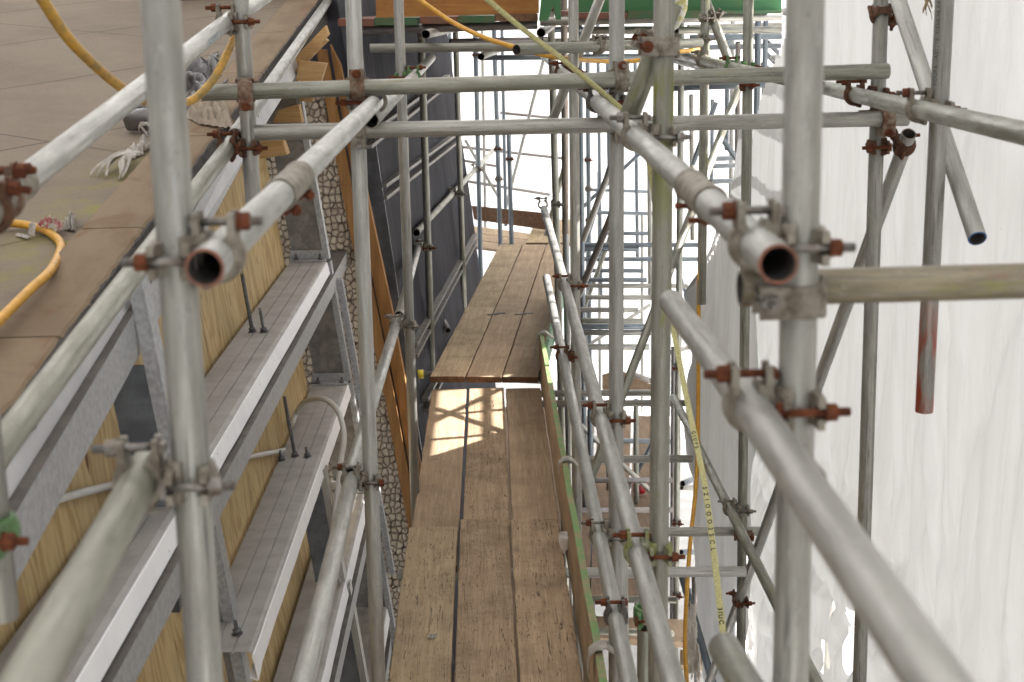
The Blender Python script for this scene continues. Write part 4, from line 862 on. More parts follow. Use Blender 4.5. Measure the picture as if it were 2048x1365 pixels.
# middle lengths (lower), near lengths lapped on top of their ends
for x, m_, l, ye in zip(cols, ('wood3', 'wood2', 'wood3'), ('left', 'middle', 'right'), (9.12, 9.13, 9.11)):
    board(Vector((x+.004, 6.1, ZD-.002)), Vector((.003, 1, 0)).normalized(), ye-6.1, WD, .036, M[m_], f'{l} of the three middle walkway boards under the sun patches')
for x, m_, l, ye, jg in zip((-.378, -.140, .094), ('wood1', 'wood2', 'wood2'), ('left', 'middle', 'right'), (6.48, 6.58, 6.56), (0, 0, .012)):
    board(Vector((x, 1.2, ZD+.036)), Vector((-.002, 1, 0)).normalized(), ye-1.2, WD+.003, .036, M[m_], f'{l} of the three nearest worn walkway boards', jag=jg)
d2 = Vector((.096, 1, 0)).normalized(); s2 = Vector((d2.y, -d2.x, 0))
o2 = Vector((-.385, 9.175, -2.34+CZ))
for k, (m_, l) in enumerate((('wood1', 'left'), ('wood3', 'middle'), ('wood3', 'right'))):
    board(o2+s2*k*.234, d2, 2.20, WD+.004, .038, M[m_], f'{l} of the three raised boards beyond the step')
    board(o2+s2*k*.234+d2*2.205+Vector((0, 0, -.003)), d2, 3.05, WD+.004, .038, M['wood1' if k == 0 else 'wood3'], f'{l} of the three farther boards beyond the small clips')
for k in range(2):
    board(aZ(1052, 486, -2.36)+s2*k*.24, d2, 1.6, WD, .038, M['wood1'], f"{['left', 'right'][k]} of the two farthest pale boards at the end of the walkway")
# small steel clips on the board joint
for u, l in ((993, 'left'), (1048, 'right')):
    c = aZ(u, 628, -2.335); bm = bmesh.new(); box(bm, c+Vector((-.03, -.02, 0)), (.08, .02, .006)); box(bm, c+Vector((.045, .03, 0)), (.05, .03, .006)); box(bm, c, (.04, .012, .01))
    tag(link('board_clip', bm_me(bm, 'clip'), (M['zincd'],)), f'{l} of two small steel clips across the raised boards', 'clip', 'steel clips on the raised boards')
# far side boards and end toe board
poly('toe_board', [aY(943, 412, 16), aY(1102, 428, 15.2), aY(1103, 462, 15.2), aY(948, 440, 16)], (0, .03, 0), M['woodend'], 'dark brown toe board closing the far end of the walkway', 'toe board')
poly('toe_board', [aY(945, 440, 16.05), aY(1060, 460, 15.6), aY(1060, 470, 15.6), aY(948, 452, 16.05)], (0, .03, 0), M['woodend'], 'lower dark board edge left of the far end of the walkway', 'toe board') if False else None
for k in range(3):
    poly('scaffold_board', [aZ(946, 452+k*14, -2.62), aZ(1066, 468+k*14, -2.62), aZ(1066, 481+k*14, -2.62), aZ(946, 465+k*14, -2.62)], (0, 0, -.03), M['wood3'], f"{['farthest', 'middle', 'nearest'][k]} of three shaded side boards left of the far walkway", 'scaffold board', 'shaded side boards')
# toe board on the right with painted top edge and its steel hooks
TBX = .327
rt = empty('toe_board', (TBX, 6, ZD+.1), 'long brown toe board with a green painted top edge along the walkway', 'toe board')
bm = bmesh.new(); n = 80
def tbz(y): return ZD+.262-.016*(y-4.4)/5
R_ = []
for i in range(n+1):
    y = 1.2+(9.6-1.2)*i/n; w_ = .003*noise.noise(Vector((y*2, 3, 3)))
    R_.append([bm.verts.new(p) for p in ((TBX+w_, y, ZD-.01), (TBX+w_+.010, y, tbz(y)-.0005), (TBX+w_+.034, y, tbz(y)-.0005), (TBX+w_+.024, y, ZD-.01))])
for A, B in zip(R_, R_[1:]):
    for q in range(4): bm.faces.new((A[q], A[(q+1) % 4], B[(q+1) % 4], B[q]))
bm.faces.new(R_[0]); bm.faces.new(R_[-1][::-1]); child('board_face', bm_me(bm, 'tf'), (M['wood3'],), rt, Matrix())
bm = bmesh.new(); R_ = []
for i in range(n+1):
    y = 1.2+(9.6-1.2)*i/n; w_ = .003*noise.noise(Vector((y*2, 3, 3)))
    R_.append([bm.verts.new(p) for p in ((TBX+w_+.009, y, tbz(y)), (TBX+w_+.009, y, tbz(y)+.003), (TBX+w_+.0355, y, tbz(y)+.003), (TBX+w_+.0355, y, tbz(y)-.03), (TBX+w_+.0345, y, tbz(y)-.03), (TBX+w_+.0345, y, tbz(y)))])
for A, B in zip(R_, R_[1:]):
    for q in range(6): bm.faces.new((A[q], A[(q+1) % 6], B[(q+1) % 6], B[q]))
bm.faces.new(R_[0]); bm.faces.new(R_[-1][::-1]); child('painted_edge', bm_me(bm, 'te'), (M['green'],), rt, Matrix())
def hook(y, label, s_=1):
    R_ = []; bm = bmesh.new(); c = Vector((TBX+.028, y, tbz(y)-.01)); W = .05*s_
    path = [(-.03, -.06), (-.034, -.03), (-.030, .004), (-.012, .020), (.014, .024), (.034, .010), (.045, -.006), (.06, -.012)]
    for x, z in path: R_.append([bm.verts.new(c+Vector((x*s_, dy, z*s_))) for dy in (-W/2, W/2)]+[bm.verts.new(c+Vector((x*s_+.003, dy, (z+.006)*s_))) for dy in (W/2, -W/2)])
    for A, B in zip(R_, R_[1:]):
        for q in range(4): bm.faces.new((A[q], A[(q+1) % 4], B[(q+1) % 4], B[q])).smooth = True
    bm.faces.new(R_[0]); bm.faces.new(R_[-1][::-1])
    tag(link('toe_board_hook', bm_me(bm, 'hook', True, 40), (M['capgrey'],)), label, 'hook', 'hooks over the toe board')
hook(4.62, 'nearest pale hook over the green edged toe board with a rusty bolt', 1.3); hook(6.75, 'middle pale hook over the green edged toe board', 1.1); hook(9.55, 'bright sunlit hook at the far end of the toe board', 1.2)
# second green edged board beyond and the end of it
poly('toe_board', [Vector((.35, 9.3, ZD+.06)), Vector((.60, 11.6, ZD+.09)), Vector((.60, 11.6, ZD+.27)), Vector((.35, 9.3, ZD+.20))], (.022, 0, 0), M['greenb'], 'bright green toe board beyond the step', 'toe board')
# upper lift at the top of the view: board ends, fascia boards
def tb(u0, v0, u1, v1, Y, th, m_, label, nm='scaffold_board', cat='scaffold board', grp='painted boards of the upper lift', v0b=None, v1b=None):
    return poly(nm, [aY(u0, v0, Y), aY(u1, v0b if v0b is not None else v0, Y), aY(u1, v1b if v1b is not None else v1, Y), aY(u0, v1, Y)], (0, th, 0), M[m_], label, cat, grp)
tb(676, 38, 748, 53, 8.15, 5, 'redend', 'leftmost upper board with a red brown end'); tb(749, 36, 834, 51, 8.15, 5, 'dgreen', 'upper board with a dark green end beside the red brown one')
tb(841, 34, 915, 48, 8.15, 5, 'redend', 'second upper board with a red brown end'); tb(916, 32, 990, 46, 8.15, 5, 'dgreen', 'second upper board with a dark green end'); tb(991, 28, 1076, 43, 8.15, 5, 'woodend', 'bare brown upper board end left of the green bracket')
tb(752, -60, 1078, 36, 8.25, .035, 'wood4', 'orange brown toe board of the upper lift', 'toe_board', 'toe board', None, v1b=27)
tb(1156, -60, 1563, 25, 8.3, .035, 'greenb', 'bright green toe board at the top of the view', 'toe_board', 'toe board', None)
tb(1156, 26, 1255, 38, 8.2, 5, 'redend', 'mossy brown board end under the green toe board'); tb(1256, 22, 1420, 37, 8.2, 5, 'dgreen', 'mossy green board end under the green toe board'); tb(1421, 22, 1563, 28, 8.2, 5, 'dgreen', 'rightmost mossy board end under the green toe board')
poly('green_bracket', [aY(1078, 42, 8.1), aY(1086, -30, 8.1), aY(1120, -30, 8.1), aY(1122, 40, 8.1), aY(1112, 40, 8.1), aY(1106, 10, 8.1), aY(1096, 42, 8.1)], (0, .05, 0), M['greenb'], 'bright green steel bracket beside the top upright', 'bracket')
# lower lift boards seen below the rails
for k, (u0, u1) in enumerate(((1135, 1185), (1187, 1258), (1260, 1320))):
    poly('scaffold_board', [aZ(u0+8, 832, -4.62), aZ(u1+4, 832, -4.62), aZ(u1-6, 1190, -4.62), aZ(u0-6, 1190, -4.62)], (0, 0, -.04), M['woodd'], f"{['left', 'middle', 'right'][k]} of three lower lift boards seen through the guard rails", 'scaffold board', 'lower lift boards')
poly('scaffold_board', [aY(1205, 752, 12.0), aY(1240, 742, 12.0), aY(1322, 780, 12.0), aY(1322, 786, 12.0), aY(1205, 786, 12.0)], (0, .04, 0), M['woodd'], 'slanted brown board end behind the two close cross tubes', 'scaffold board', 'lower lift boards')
poly('scaffold_board', [aZ(1180, 1232, -5.0), aZ(1480, 1244, -5.0), aZ(1480, 1290, -5.0), aZ(1180, 1275, -5.0)], (0, 0, -.05), M['wood3'], 'pale weathered board far below at the bottom right', 'scaffold board', 'lower lift boards')
poly('scaffold_board', [aZ(1360, 1300, -5.2), aZ(1440, 1302, -5.2), aZ(1440, 1330, -5.2), aZ(1360, 1330, -5.2)], (0, 0, -.05), M['wood1'], 'tan board end far below right of the yellow hose', 'scaffold board', 'lower lift boards')
c = aZ(1279, 985, -4.58); bm = bmesh.new(); cyl(bm, c, c+Vector((0, 0, .085)), .058, 8, r2=.068); cyl(bm, c+Vector((0, 0, .085)), c+Vector((0, 0, .09)), .072, 8)
rt = empty('red_bucket', c, 'small red bucket with pale lid standing on the lower lift', 'bucket'); child('bucket_body', bm_me(bm, 'bk'), (M['red'],), rt, Matrix())
bm = bmesh.new(); cyl(bm, c+Vector((0, 0, .09)), c+Vector((0, 0, .095)), .055, 8); child('lid', bm_me(bm, 'lid'), (M['fascia'],), rt, Matrix())
c = TB['T11'][0]; bm = bmesh.new(); cyl(bm, c+Vector((-.03, 0, 0)), c+Vector((.03, 0, 0)), .030, 20); tag(link('tube_end_cap', bm_me(bm, 'cap'), (M['yellow'],)), 'yellow plastic cap on the tube end left of the step', 'end cap')
# ================================================================== SHEETING, GROUND
def sheet(name, fn, nu, nv, keep, mat, label):
    bm = bmesh.new(); g = [[bm.verts.new(fn(i/nu, j/nv)) for j in range(nv+1)] for i in range(nu+1)]
    for i in range(nu):
        for j in range(nv):
            if keep((i+.5)/nu, (j+.5)/nv): bm.faces.new((g[i][j], g[i+1][j], g[i+1][j+1], g[i][j+1])).smooth = True
    for v in [v for v in bm.verts if not v.link_faces]: bm.verts.remove(v)
    o = link(name, bm_me(bm, name, True), (mat,)); return tag(o, label, 'sheeting')
XS = 1.46
Y0, Y1, Z0, Z1 = -1.5, 11.0, -6.5, 3.4
EDGE = [(3.6, 9.7), (.14, 9.7), (.02, 6.98), (0, 6.95), (-.57, 7.95), (-1.1, 8.38), (-1.72, 9.5), (-2.06, 10.3), (-2.3, 9.9), (-3.0, 10.2), (-3.3, 9.7), (-3.9, 9.6), (-4.6, 9.0), (-6.5, 8.6)]
def edge(z):
    for (a, ya), (b, yb) in zip(EDGE, EDGE[1:]):
        if b <= z <= a: return ya+(yb-ya)*(a-z)/(a-b)
    return 7
HOLES = [(6.0, -2.66, .05, .14), (5.70, -2.70, .06, .17), (5.60, -2.50, .03, .07), (6.05, -2.85, .05, .07), (7.84, -3.42, .10, .28), (7.7, -3.0, .04, .10), (3.05, -.02, .02, .05)]
def ridge(p, k=8): return (1-min(1, abs(noise.noise(p))*2.2))**k
def wr(y, z):
    s_ = .028*noise.noise(Vector((y*2.6+z*.5, z*.6, 0)))+.010*noise.noise(Vector((y*9, z*1.4, 3)))+.07*noise.noise(Vector((y*.5, z*.45, 9)))
    s_ += .022*ridge(Vector((y*1.5+z*.35, z*.40, 2)))+.014*ridge(Vector((y*3.1-z*.8, z*.7, 6)), 10)
    s_ += .030*ridge(Vector((y*4.2+z*1.1, z*.9, 11)), 6)*max(0, min(1, 1.2-abs(y-3.9)*.9))*max(0, min(1, 1.3-abs(z+1.3)*.9))
    k = max(0, min(1, (-1.6-z)/.6))*max(0, min(1, (7-abs(y-5.8)*2)/4))
    return s_+k*(.07*noise.noise(Vector((y*5, z*4, 1)))+.045*ridge(Vector((y*5+z*2, z*3.5, 4)), 4)+.008*noise.noise(Vector((y*17, z*14, 2))))
def fn(a, b):
    y = Y0+(Y1-Y0)*a; z = Z0+(Z1-Z0)*b; return Vector((XS+wr(y, z), y, z+CZ))
def keep(a, b):
    y = Y0+(Y1-Y0)*a; z = Z0+(Z1-Z0)*b
    if y > edge(z)+.05*noise.noise(Vector((z*4, 0, 0)))+.03*noise.noise(Vector((z*17, 0, 0))): return False
    for hy, hz, ry, rz in HOLES:
        if ((y-hy)/ry)**2+((z-hz)/rz)**2+.9*noise.noise(Vector((y*14, z*12, hy))) < 1: return False
    return True
sheet('scaffold_sheeting', fn, 460, 300, keep, M['sheet'], 'wrinkled white shrink wrap sheeting on the outer face with small tears')
def fn7(a, b):
    z = -4.4+3.2*b; y0 = 7.55+.25*noise.noise(Vector((z*1.3, 4, 0))); y = y0+(edge(z)-.12-y0)*a; return Vector((XS-.055-.03*a+.03*noise.noise(Vector((y*5, z*1.2, 5)))+.02*ridge(Vector((y*2, z*.8, 3)), 6), y, z+CZ))
sheet('sheeting_overlap', fn7, 60, 90, lambda a, b: True, M['sheetlap'], 'greyer doubled layer of sheeting hanging beside the torn edge')
# hanging torn flap at the sheeting edge
def fn2(a, b):
    z = -2.25+1.6*b; y = edge(z)-.02+a*(.05+.05*math.sin(b*3.1)); return Vector((XS-.05*math.sin(a*3)+.05*noise.noise(Vector((a*2, b*3, 5))), y, z+CZ))
sheet('sheeting_flap', fn2, 24, 60, lambda a, b: a < .95-.5*abs(b-.45)+.2*noise.noise(Vector((b*9, 0, 1))), M['sheet'], 'stained torn flap hanging from the edge of the white sheeting')
def fn3(a, b): x = -4+7*a; z = -6.4+9.7*b; return Vector((x, 22+(3-x)*1.85+.05*math.sin(x*9)*math.cos(z)+.06*noise.noise(Vector((x, z, 0))), z+CZ))
sheet('end_wrap', fn3, 80, 50, lambda a, b: True, M['sheetfar'], 'bright white wrap closing the far end of the scaffold')
def fn4(a, b): y = 9.9+12.2*a; z = -6.4+9.7*b; return Vector((3.0+.03*math.sin(y*5+z)+.06*noise.noise(Vector((y, z*.4, 0))), y, z+CZ))
sheet('outer_sheeting', fn4, 90, 50, lambda a, b: True, M['sheetfar'], 'far white sheeting seen beyond the torn edge of the near sheeting')  # white backdrop; near end added out of view to shade boards past the sun patch
def fn5(a, b): x = -7.5+9.2*a; y = -4+14*b; return Vector((x, y, 3.25+CZ+.12*math.sin(a*9)*math.sin(b*7)+.25*(1-a)))
sheet('roof_wrap', fn5, 40, 50, lambda a, b: True, M['sheetroof'], 'translucent wrap stretched over the scaffold above the view')
def fn6(a, b): x = -7.5+10.6*a; y = 10.05+24*b; return Vector((x, y, 3.3+CZ+.12*math.sin(a*9)*math.sin(b*7)+.25*(1-a)))
sheet('roof_wrap', fn6, 40, 50, lambda a, b: True, M['sheetroof'], 'translucent wrap over the far part of the scaffold above the view')
# ================================================================== HOSES, WEBBING, LOOSE THINGS
hose('air_hose', [aY(-60, -330, 2.5), aY(-20, -200, 2.7), aY(40, -70, 2.9), aY(88, 5, 3.0), aY(135, 75, 3.1), aY(188, 130, 3.3), aY(238, 172, 3.5), aY(288, 202, 3.8), aY(338, 212, 4.1), aY(385, 200, 4.3), aY(422, 165, 4.4), aY(448, 120, 4.45), aY(468, 75, 4.60), aY(480, 30, 4.62), aY(490, -40, 4.62), aY(492, -160, 4.6), aY(470, -330, 4.55)], .0118, M['hosed'], 'dirty yellow air hose sagging over the roof behind the left upright', 'hose', smooth=10)
def roofpt(u, v, dz=0):
    n = Vector((0, -.133, 1)).normalized(); return hit(u, v, Vector((0, 2.71, zc(2.71)-.035+dz)), n)
hose('air_hose', [roofpt(-500, 400, .02), roofpt(-300, 470, .02), roofpt(-130, 440, .02), roofpt(-30, 449, .03), roofpt(20, 447, .02), roofpt(65, 453, .015), roofpt(102, 468, .015), roofpt(121, 488, .015), roofpt(117, 512, .02), roofpt(98, 545, .06), roofpt(60, 580, .07), roofpt(0, 640, .07), roofpt(-50, 690, .07), roofpt(-160, 800, .06), roofpt(-330, 900, .05)], .0115, M['hose'], 'bright yellow hose curling on the roof at the left edge', 'hose', smooth=10)
hose('air_hose', [aY(790, -25, 7.4), aY(838, 0, 7.3), aY(900, 42, 7.2), aY(965, 74, 7.05), aY(1040, 98, 6.9), aY(1105, 114, 6.95), aY(1170, 121, 7.3), aY(1240, 124, 7.6), aY(1290, 119, 7.7), aY(1345, 106, 7.85), aY(1400, 100, 8.1)], .0115, M['hose'], 'yellow hose slung across the top centre under the upper lift', 'hose', smooth=10)
hose('air_hose', [aY(1403, 520, 7.83), aY(1398, 565, 7.83), aY(1397, 700, 7.9), aY(1396, 830, 7.9), aY(1393, 960, 7.8), aY(1381, 1080, 7.6), aY(1374, 1180, 7.4), aY(1370, 1290, 7.3), aY(1376, 1400, 7.2)], .0118, M['hose'], 'orange yellow hose hanging from the open upright foot at the right', 'hose', smooth=8)
def ribbon(name, pts, w0, th, mat, label, cat, twist=0, sub=10):
    P = [Vector(p) for p in pts]; Q = []
    for i in range(len(P)-1):
        p0, p1, p2, p3 = P[max(i-1, 0)], P[i], P[i+1], P[min(i+2, len(P)-1)]
        for t in range(sub):
            t /= sub; Q.append(.5*((2*p1)+(p2-p0)*t+(2*p0-5*p1+4*p2-p3)*t*t+(3*p1-p0-3*p2+p3)*t**3))
    Q.append(P[-1]); bm = bmesh.new(); prev = None; F = []
    for i, c in enumerate(Q):
        d = (Q[min(i+1, len(Q)-1)]-Q[max(i-1, 0)]).normalized(); vw = (c-O).normalized(); s_ = d.cross(vw).normalized(); n = s_.cross(d)
        a = twist*noise.noise(Vector((i*.06, 2, 0))); s2_ = s_*math.cos(a)+n*math.sin(a); n = s2_.cross(d); F.append((c, d, s2_, n))
        ring = [bm.verts.new(c+s2_*x*w0/2+n*y*th/2) for x, y in ((-1, -.5), (-.8, -1), (.8, -1), (1, -.5), (1, .5), (.8, 1), (-.8, 1), (-1, .5))]
        if prev:
            for k in range(8): bm.faces.new((prev[k], prev[(k+1) % 8], ring[(k+1) % 8], ring[k])).smooth = True
        else: bm.faces.new(ring)
        prev = ring
    bm.faces.new(prev[::-1])
    o = link(name, bm_me(bm, name), (mat,)); return tag(o, label, cat), F
def text_mesh(t, size, sp=1.15):
    cu = bpy.data.curves.new('t', 'FONT'); cu.body = t; cu.size = size; cu.offset = size*.035; cu.space_character = sp; to = bpy.data.objects.new('t', cu); COL.objects.link(to)
    bpy.context.view_layer.update(); me = bpy.data.meshes.new_from_object(to.evaluated_get(bpy.context.evaluated_depsgraph_get())); bpy.data.objects.remove(to); return me
ribbon('lashing_rope', [aY(930, -40, 4.0), aY(975, 0, 4.05), aY(1050, 62, 4.1), aY(1120, 115, 4.15), aY(1180, 165, 4.2), aY(1218, 196, 4.25), aY(1250, 224, 4.3)], .0145, .010, M['strap'], 'pale yellow braided webbing running down across the top centre', 'rope', twist=.5)
# dark flecks woven into the upper webbing are part of the rope's edge
o, F = ribbon('lashing_rope', [aY(1292, 290, 5.0), aY(1310, 400, 5.1), aY(1328, 540, 5.05), aY(1346, 655, 4.95), aY(1372, 790, 4.65), aY(1393, 890, 4.42), aY(1410, 975, 4.25), aY(1428, 1110, 4.02), aY(1447, 1275, 3.8), aY(1466, 1420, 3.65)], .0185, .003, M['strap'], 'flat yellow webbing with black lettering hanging at the lower right', 'webbing', sub=14)
def on_strap(t, size, i0, off=-.0065, space=1.1, sp=1.9):
    me = text_mesh(t, size, sp); bm = bmesh.new(); bm.from_mesh(me)
    L_ = [0]
    for a, b in zip(F[i0:], F[i0+1:]): L_.append(L_[-1]+(b[0]-a[0]).length)
    for v in bm.verts:
        sx, sy = v.co.x*space, v.co.y; k = 0
        while k < len(L_)-2 and L_[k+1] < sx: k += 1
        c, d, s_, n = F[i0+k]; c2 = F[i0+k+1][0]; f = (sx-L_[k])/max(1e-6, (L_[k+1]-L_[k])); p = c.lerp(c2, f)
        vw = (p-O).normalized(); side = 1 if n.dot(vw) < 0 else -1
        v.co = p + s_*(sy+off) + n*side*(.0019)
    me2 = bpy.data.meshes.new('lettering'); bm.to_mesh(me2); bm.free(); x = bpy.data.objects.new('lettering', me2); COL.objects.link(x); me2.materials.append(M['black']); x.parent = o
on_strap('SZIOOO3SCL', .0185, 84, sp=2.4); on_strap('GIUBS', .0165, 66, sp=1.9); on_strap('3IUC', .0175, 107, sp=1.4)
# stencil on the red ended upright, wrapped round the tube
p0, q0, _, ot = TB['U15']; me = text_mesh('YOUFA  /AS1163  C250/48.3X4.0', .0145); bm = bmesh.new(); bm.from_mesh(me)
ax = (p0-q0).normalized(); base = aY(1876, 172, 3.86); base = q0+ax*(base-q0).dot(ax); vw = (O-base); vw = (vw-vw.dot(ax)*ax).normalized(); lf = ax.cross(vw).normalized()
if lf.x > 0: lf = -lf
for v in bm.verts:
    a = .42+v.co.y/RT; v.co = base+ax*(v.co.x*1.02)+(vw*math.cos(a)+lf*math.sin(a))*(RT+.0005)
me2 = bpy.data.meshes.new('stencil'); bm.to_mesh(me2); bm.free(); x = bpy.data.objects.new('stencil', me2); COL.objects.link(x); me2.materials.append(M['stencil']); x.parent = ot; x.matrix_parent_inverse = ot.matrix_world.inverted()
# blue print, too worn to read: short strokes
p0, q0, _, ot = TB['L0']; d0 = (q0-p0).normalized(); c0 = aY(418, 70, 4.27); s0 = (c0-p0).dot(d0); bm = bmesh.new(); vw = (O-c0); vw = (vw-vw.dot(d0)*d0).normalized(); lf = d0.cross(vw)
if lf.z > 0: lf = -lf
for i in range(26):
    s1 = s0+i*.0085; a0 = .25+.05*math.sin(i*2.3); a1 = a0+.55+.1*math.sin(i*5.1)
    vs = [bm.verts.new(p0+d0*(s1+ds)+(vw*math.cos(a)+lf*math.sin(a))*(RT+.0006)) for ds, a in ((0, a0), (.004, a0), (.0055+.002*math.sin(i), a1), (.001, a1))]; bm.faces.new(vs)
x = bpy.data.objects.new('worn_print', bm_me(bm, 'print')); COL.objects.link(x); x.data.materials.append(M['blueink']); x.parent = ot; x.matrix_parent_inverse = ot.matrix_world.inverted()
# crumpled film, gloves, rags
def crumple(name, C4, nu, nv, amp, freq, mat, label, cat, seed=0, folds=0, lift=None, ragged=0, thick=.002):
    A, B, C, D = C4; n = (B-A).cross(D-A).normalized(); n = n if n.z > 0 else -n; bm = bmesh.new(); g = []
    for i in range(nu+1):
        g.append([])
        for j in range(nv+1):
            a, b = i/nu, j/nv; p = A.lerp(B, a).lerp(D.lerp(C, a), b)
            h = amp*(abs(noise.noise(Vector((a*freq, b*freq*.8, seed))))+.5*noise.noise(Vector((a*freq*2.3, b*freq*2.3, seed+4))))
            if folds: h += folds*abs(math.sin((b+.12*noise.noise(Vector((a*3, b*2, seed))))*math.pi*5))
            if lift: h += lift(a, b)
            e = min(a, 1-a, b, 1-b); h *= min(1, .25+e*6)
            g[-1].append(bm.verts.new(p+n*(h+.004)+(B-A)*.03*noise.noise(Vector((b*6, a*2, seed+7)))))
    for i in range(nu):
        for j in range(nv):
            a, b = (i+.5)/nu, (j+.5)/nv
            if ragged and min(a, 1-a, b, 1-b) < ragged*(.5+noise.noise(Vector((a*7, b*7, seed+2)))): continue
            bm.faces.new((g[i][j], g[i+1][j], g[i+1][j+1], g[i][j+1])).smooth = True
    for v in [v for v in bm.verts if not v.link_faces]: bm.verts.remove(v)
    bmesh.ops.solidify(bm, geom=bm.faces[:], thickness=thick)
    return tag(link(name, bm_me(bm, name, True, 60), (mat,)), label, cat)
crumple('plastic_film', [roofpt(250, 226), roofpt(318, 262), roofpt(478, 178), roofpt(435, 106)], 40, 60, .085, 4, M['bag'], 'crumpled dark plastic film lying on the roof by the coping', 'plastic film', 3, ragged=.1)
a = roofpt(258, 240, .045); b = roofpt(312, 240, .05); bm = bmesh.new(); n = 24
for r0, r1, x in ((.040, .034, 0), ):
    d = (b-a); f = frame(d, None, a); R_ = [[bm.verts.new(f @ Vector((r*(1+.12*math.sin(3*2*math.pi*k/n))*math.cos(2*math.pi*k/n), r*math.sin(2*math.pi*k/n), z))) for k in range(n)] for r, z in ((.034, .0), (.040, 0), (.040, d.length), (.034, d.length))]
    for A, B in zip(R_, R_[1:]+R_[:1]):
        for k in range(n): bm.faces.new((A[k], A[(k+1) % n], B[(k+1) % n], B[k])).smooth = True
tag(link('film_roll', bm_me(bm, 'roll'), (M['bag'],)), 'short dark roll of film with its open end towards the left', 'film roll')
copt = lambda u, v, dz=0: hit(u, v, Vector((0, 2.71, zc(2.71)+dz)), Vector((0, -.133, 1)).normalized())
crumple('work_glove', [copt(370, 236), copt(400, 252), copt(470, 268), copt(452, 212)], 30, 44, .028, 4, M['cloth'], 'cream cotton rag draped over the coping edge behind the roof side upright', 'rag', 8, folds=.02, lift=lambda a, b: .04*b)
g1 = copt(462, 236, .03); g2 = copt(470, 285, -.10)
crumple('cotton_rag_end', [copt(452, 222, .03), copt(472, 240, .02), g2+Vector((.03, 0, 0)), g2+Vector((-.05, 0, 0))], 14, 24, .012, 4, M['cloth'], 'end of a cream rag hanging below the coping edge', 'rag', 9, folds=.01)
def shreds(P0, ends, mat, name, label, cat, w_=.018):
    bm = bmesh.new()
    for k, e in enumerate(ends):
        p = P0+Vector((random.uniform(-.02, .02), random.uniform(-.03, .03), .01)); prev = None
        for i in range(9):
            t = i/8; c = p.lerp(e, t)+Vector((.012*math.sin(t*5+k), .012*math.cos(t*4+k), .022*math.sin(t*math.pi)+.004*k % .01)); d = (e-p).normalized(); s_ = d.cross(Vector((0, 0, 1))).normalized()*w_*(1-.75*t)*(.7+.3*math.sin(k*3+i))
            q = (bm.verts.new(c-s_+Vector((0, 0, .004))), bm.verts.new(c+Vector((0, 0, .010))), bm.verts.new(c+s_))
            if prev: bm.faces.new((prev[0], prev[1], q[1], q[0])); bm.faces.new((prev[1], prev[2], q[2], q[1]))
            prev = q
    bmesh.ops.solidify(bm, geom=bm.faces[:], thickness=.0015)
    return tag(link(name, bm_me(bm, name, True, 60), (mat,)), label, cat)
crumple('torn_rag', [roofpt(242, 310), roofpt(262, 326), roofpt(310, 300), roofpt(290, 284)], 20, 20, .05, 4, M['paper'], 'white torn rag lying on the roof beside the coping', 'rag', 5, ragged=.12)
shreds(roofpt(262, 318, .02), [roofpt(188, 352), roofpt(196, 358), roofpt(205, 362), roofpt(228, 364), roofpt(240, 362), roofpt(250, 352), roofpt(222, 346), roofpt(208, 350)], M['paper'], 'rag_shreds', 'shredded white strips trailing from the torn rag towards the algae', 'rag', .02)
shreds(roofpt(300, 262, .02), [roofpt(266, 264), roofpt(282, 272), roofpt(290, 278), roofpt(276, 268)], M['paper'], 'paper_strips', 'small white paper strips beside the film roll', 'paper', .01)
crumple('printed_paper', [roofpt(70, 452, .03), roofpt(120, 470, .02), roofpt(132, 448, .02), roofpt(95, 436, .03)], 20, 20, .03, 3, M['pinkpaper'], 'pink printed paper scrap twisted on the yellow hose', 'paper', 2, ragged=.08)
crumple('paper_scrap', [roofpt(128, 462), roofpt(152, 466), roofpt(150, 436), roofpt(138, 428)], 14, 14, .045, 3, M['paper'], 'curled white paper scrap by the inner edge of the coping', 'paper', 6)
crumple('paper_scrap', [roofpt(57, 470, .02), roofpt(70, 476, .02), roofpt(73, 452, .03), roofpt(64, 447, .03)], 10, 10, .02, 3, M['paper'], 'small white paper tail hanging from the yellow hose', 'paper', 7)
crumple('paper_scrap', [roofpt(30, 474), roofpt(55, 481), roofpt(62, 476), roofpt(42, 471)], 8, 8, .01, 3, M['paper'], 'thin beige paper sliver on the roof near the left edge', 'paper', 9)
dk = lambda u, v, dz=0: aZ(u, v, -2.374+dz)
crumple('paper_scrap', [dk(852, 1279, .002), dk(866, 1281, .002), dk(880, 1272, .002), dk(862, 1272, .002)], 12, 12, .018, 3, M['paper'], 'tiny white scrap on the left nearest walkway board', 'paper', 11, ragged=.12)
c = dk(1133, 1104, .0); bm = bmesh.new(); R_ = []; n = 18; tp = Vector((.012, .02, .085))
for h, r in ((0, .006), (.25, .016), (.55, .026), (.8, .030), (1, .029), (1, .026), (.6, .022)):
    R_.append([bm.verts.new(c+Vector((-.012, -.02, 0))+tp*h+Vector((r*1.1*(1+.12*noise.noise(Vector((k, h*5, 0))))*math.cos(2*math.pi*k/n), r*math.sin(2*math.pi*k/n), (.01*noise.noise(Vector((k*1.3, 2, 0))) if h == 1 else 0)))) for k in range(n)])
for A, B in zip(R_, R_[1:]):
    for k in range(n): bm.faces.new((A[k], A[(k+1) % n], B[(k+1) % n], B[k])).smooth = True
bm.faces.new(R_[0]); bm.faces.new(R_[-1][::-1])
tag(link('paper_cup', bm_me(bm, 'cup'), (M['paper'],)), 'crushed white cup wedged between the right board and the toe board', 'cup')
crumple('plastic_rag', [aY(1366, 1365, 7.4), aY(1405, 1365, 7.4), aY(1392, 1200, 7.7), aY(1368, 1205, 7.7)], 20, 40, .05, 4, M['paper'], 'pale crumpled plastic hanging behind the orange yellow hose', 'plastic film', 21, ragged=.12)
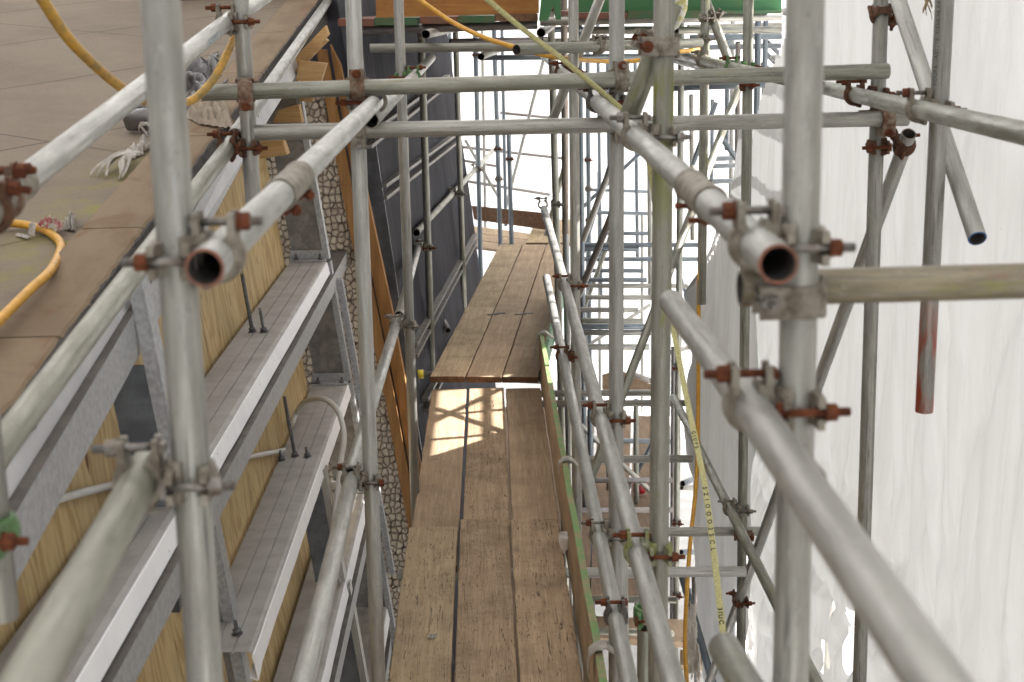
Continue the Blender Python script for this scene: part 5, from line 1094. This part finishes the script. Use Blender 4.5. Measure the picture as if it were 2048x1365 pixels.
# wrapped end beside the algae stained upright and a frayed tuft at the top right
bm = bmesh.new(); R_ = []; n = 16
for u, v, r in ((1352, -40, .07), (1352, -10, .062), (1354, 20, .050), (1352, 40, .036), (1349, 55, .020), (1346, 62, .008)):
    c = aY(u, v, 7.3); R_.append([bm.verts.new(c+Vector((r*(1+.25*noise.noise(Vector((k*.8, v*.05, 0))))*math.cos(2*math.pi*k/n), r*math.sin(2*math.pi*k/n), 0))) for k in range(n)])
for A, B in zip(R_, R_[1:]):
    for k in range(n): bm.faces.new((A[k], A[(k+1) % n], B[(k+1) % n], B[k])).smooth = True
bm.faces.new(R_[0]); bm.faces.new(R_[-1][::-1])
tag(link('wrapped_bundle', bm_me(bm, 'bundle'), (M['pinkpaper'] if False else M['mossbag'],)), 'white plastic bundle with yellow stained creases hanging at the top', 'bundle')
t0 = aY(1858, -2, 4.6)
shreds(t0, [aY(u, v, 4.6) for u, v in ((1852, 30), (1856, 38), (1862, 24), (1858, 44), (1866, 14))], M['straw'], 'frayed_tuft', 'frayed straw coloured tuft between the two right uprights at the top', 'tuft', .01)
# shaded boards of the lift below the walkway, and an unseen outer frame added to throw a lattice of shadow on the walkway
for k, nm in enumerate(('left', 'second', 'third', 'rightmost')):
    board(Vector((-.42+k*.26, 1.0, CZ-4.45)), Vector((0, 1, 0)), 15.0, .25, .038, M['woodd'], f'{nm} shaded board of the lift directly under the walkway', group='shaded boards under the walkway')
for k, (a, b, nm) in enumerate((((2.05, 7.4, -.42), (2.05, 10.6, -.42), 'lowest outer rail'), ((2.05, 7.4, -.10), (2.05, 10.6, -.10), 'middle outer rail'), ((2.10, 7.4, .16), (2.10, 10.6, .14), 'upper outer rail'),
        ((2.11, 8.62, -6.4), (2.11, 8.62, 2.0), 'near outer upright'), ((2.11, 9.12, -6.4), (2.11, 9.12, 2.0), 'far outer upright'), ((2.0, 7.9, .5), (2.0, 9.9, -.75), 'outer sloping brace'))):
    T('X%d' % k, Vector(a)+Vector((0, 0, CZ)), Vector(b)+Vector((0, 0, CZ)), 'g', f'{nm} added unseen outside the sheeting to cast shadow on the boards', nm)
sheet('added_back_wrap', lambda a, b: Vector((-7.5+9.1*a, -3.6+.05*noise.noise(Vector((a*30, b*5, 0))), -6.4+9.9*b+CZ)), 40, 30, lambda a, b: True, M['sheet'], 'white wrap added behind the viewer to cut the fill light')  # added out of view to hold back sky light from behind
sheet('added_side_wrap', lambda a, b: Vector((-7.5, -4+37*a, -1.5+5.2*b+CZ)), 60, 12, lambda a, b: True, M['sheet'], 'white wrap added past the roof to cut fill light from the left')  # added beyond the roof to hold back sky light from the left
# ground
bm = bmesh.new(); S = 120; vs = [bm.verts.new(p) for p in ((-S, -S, -.01), (S, -S, -.01), (S, S, -.01), (-S, S, -.01))]; bm.faces.new(vs)
tag(link('ground', bm_me(bm, 'ground'), (M['concrete'],)), kind='structure')
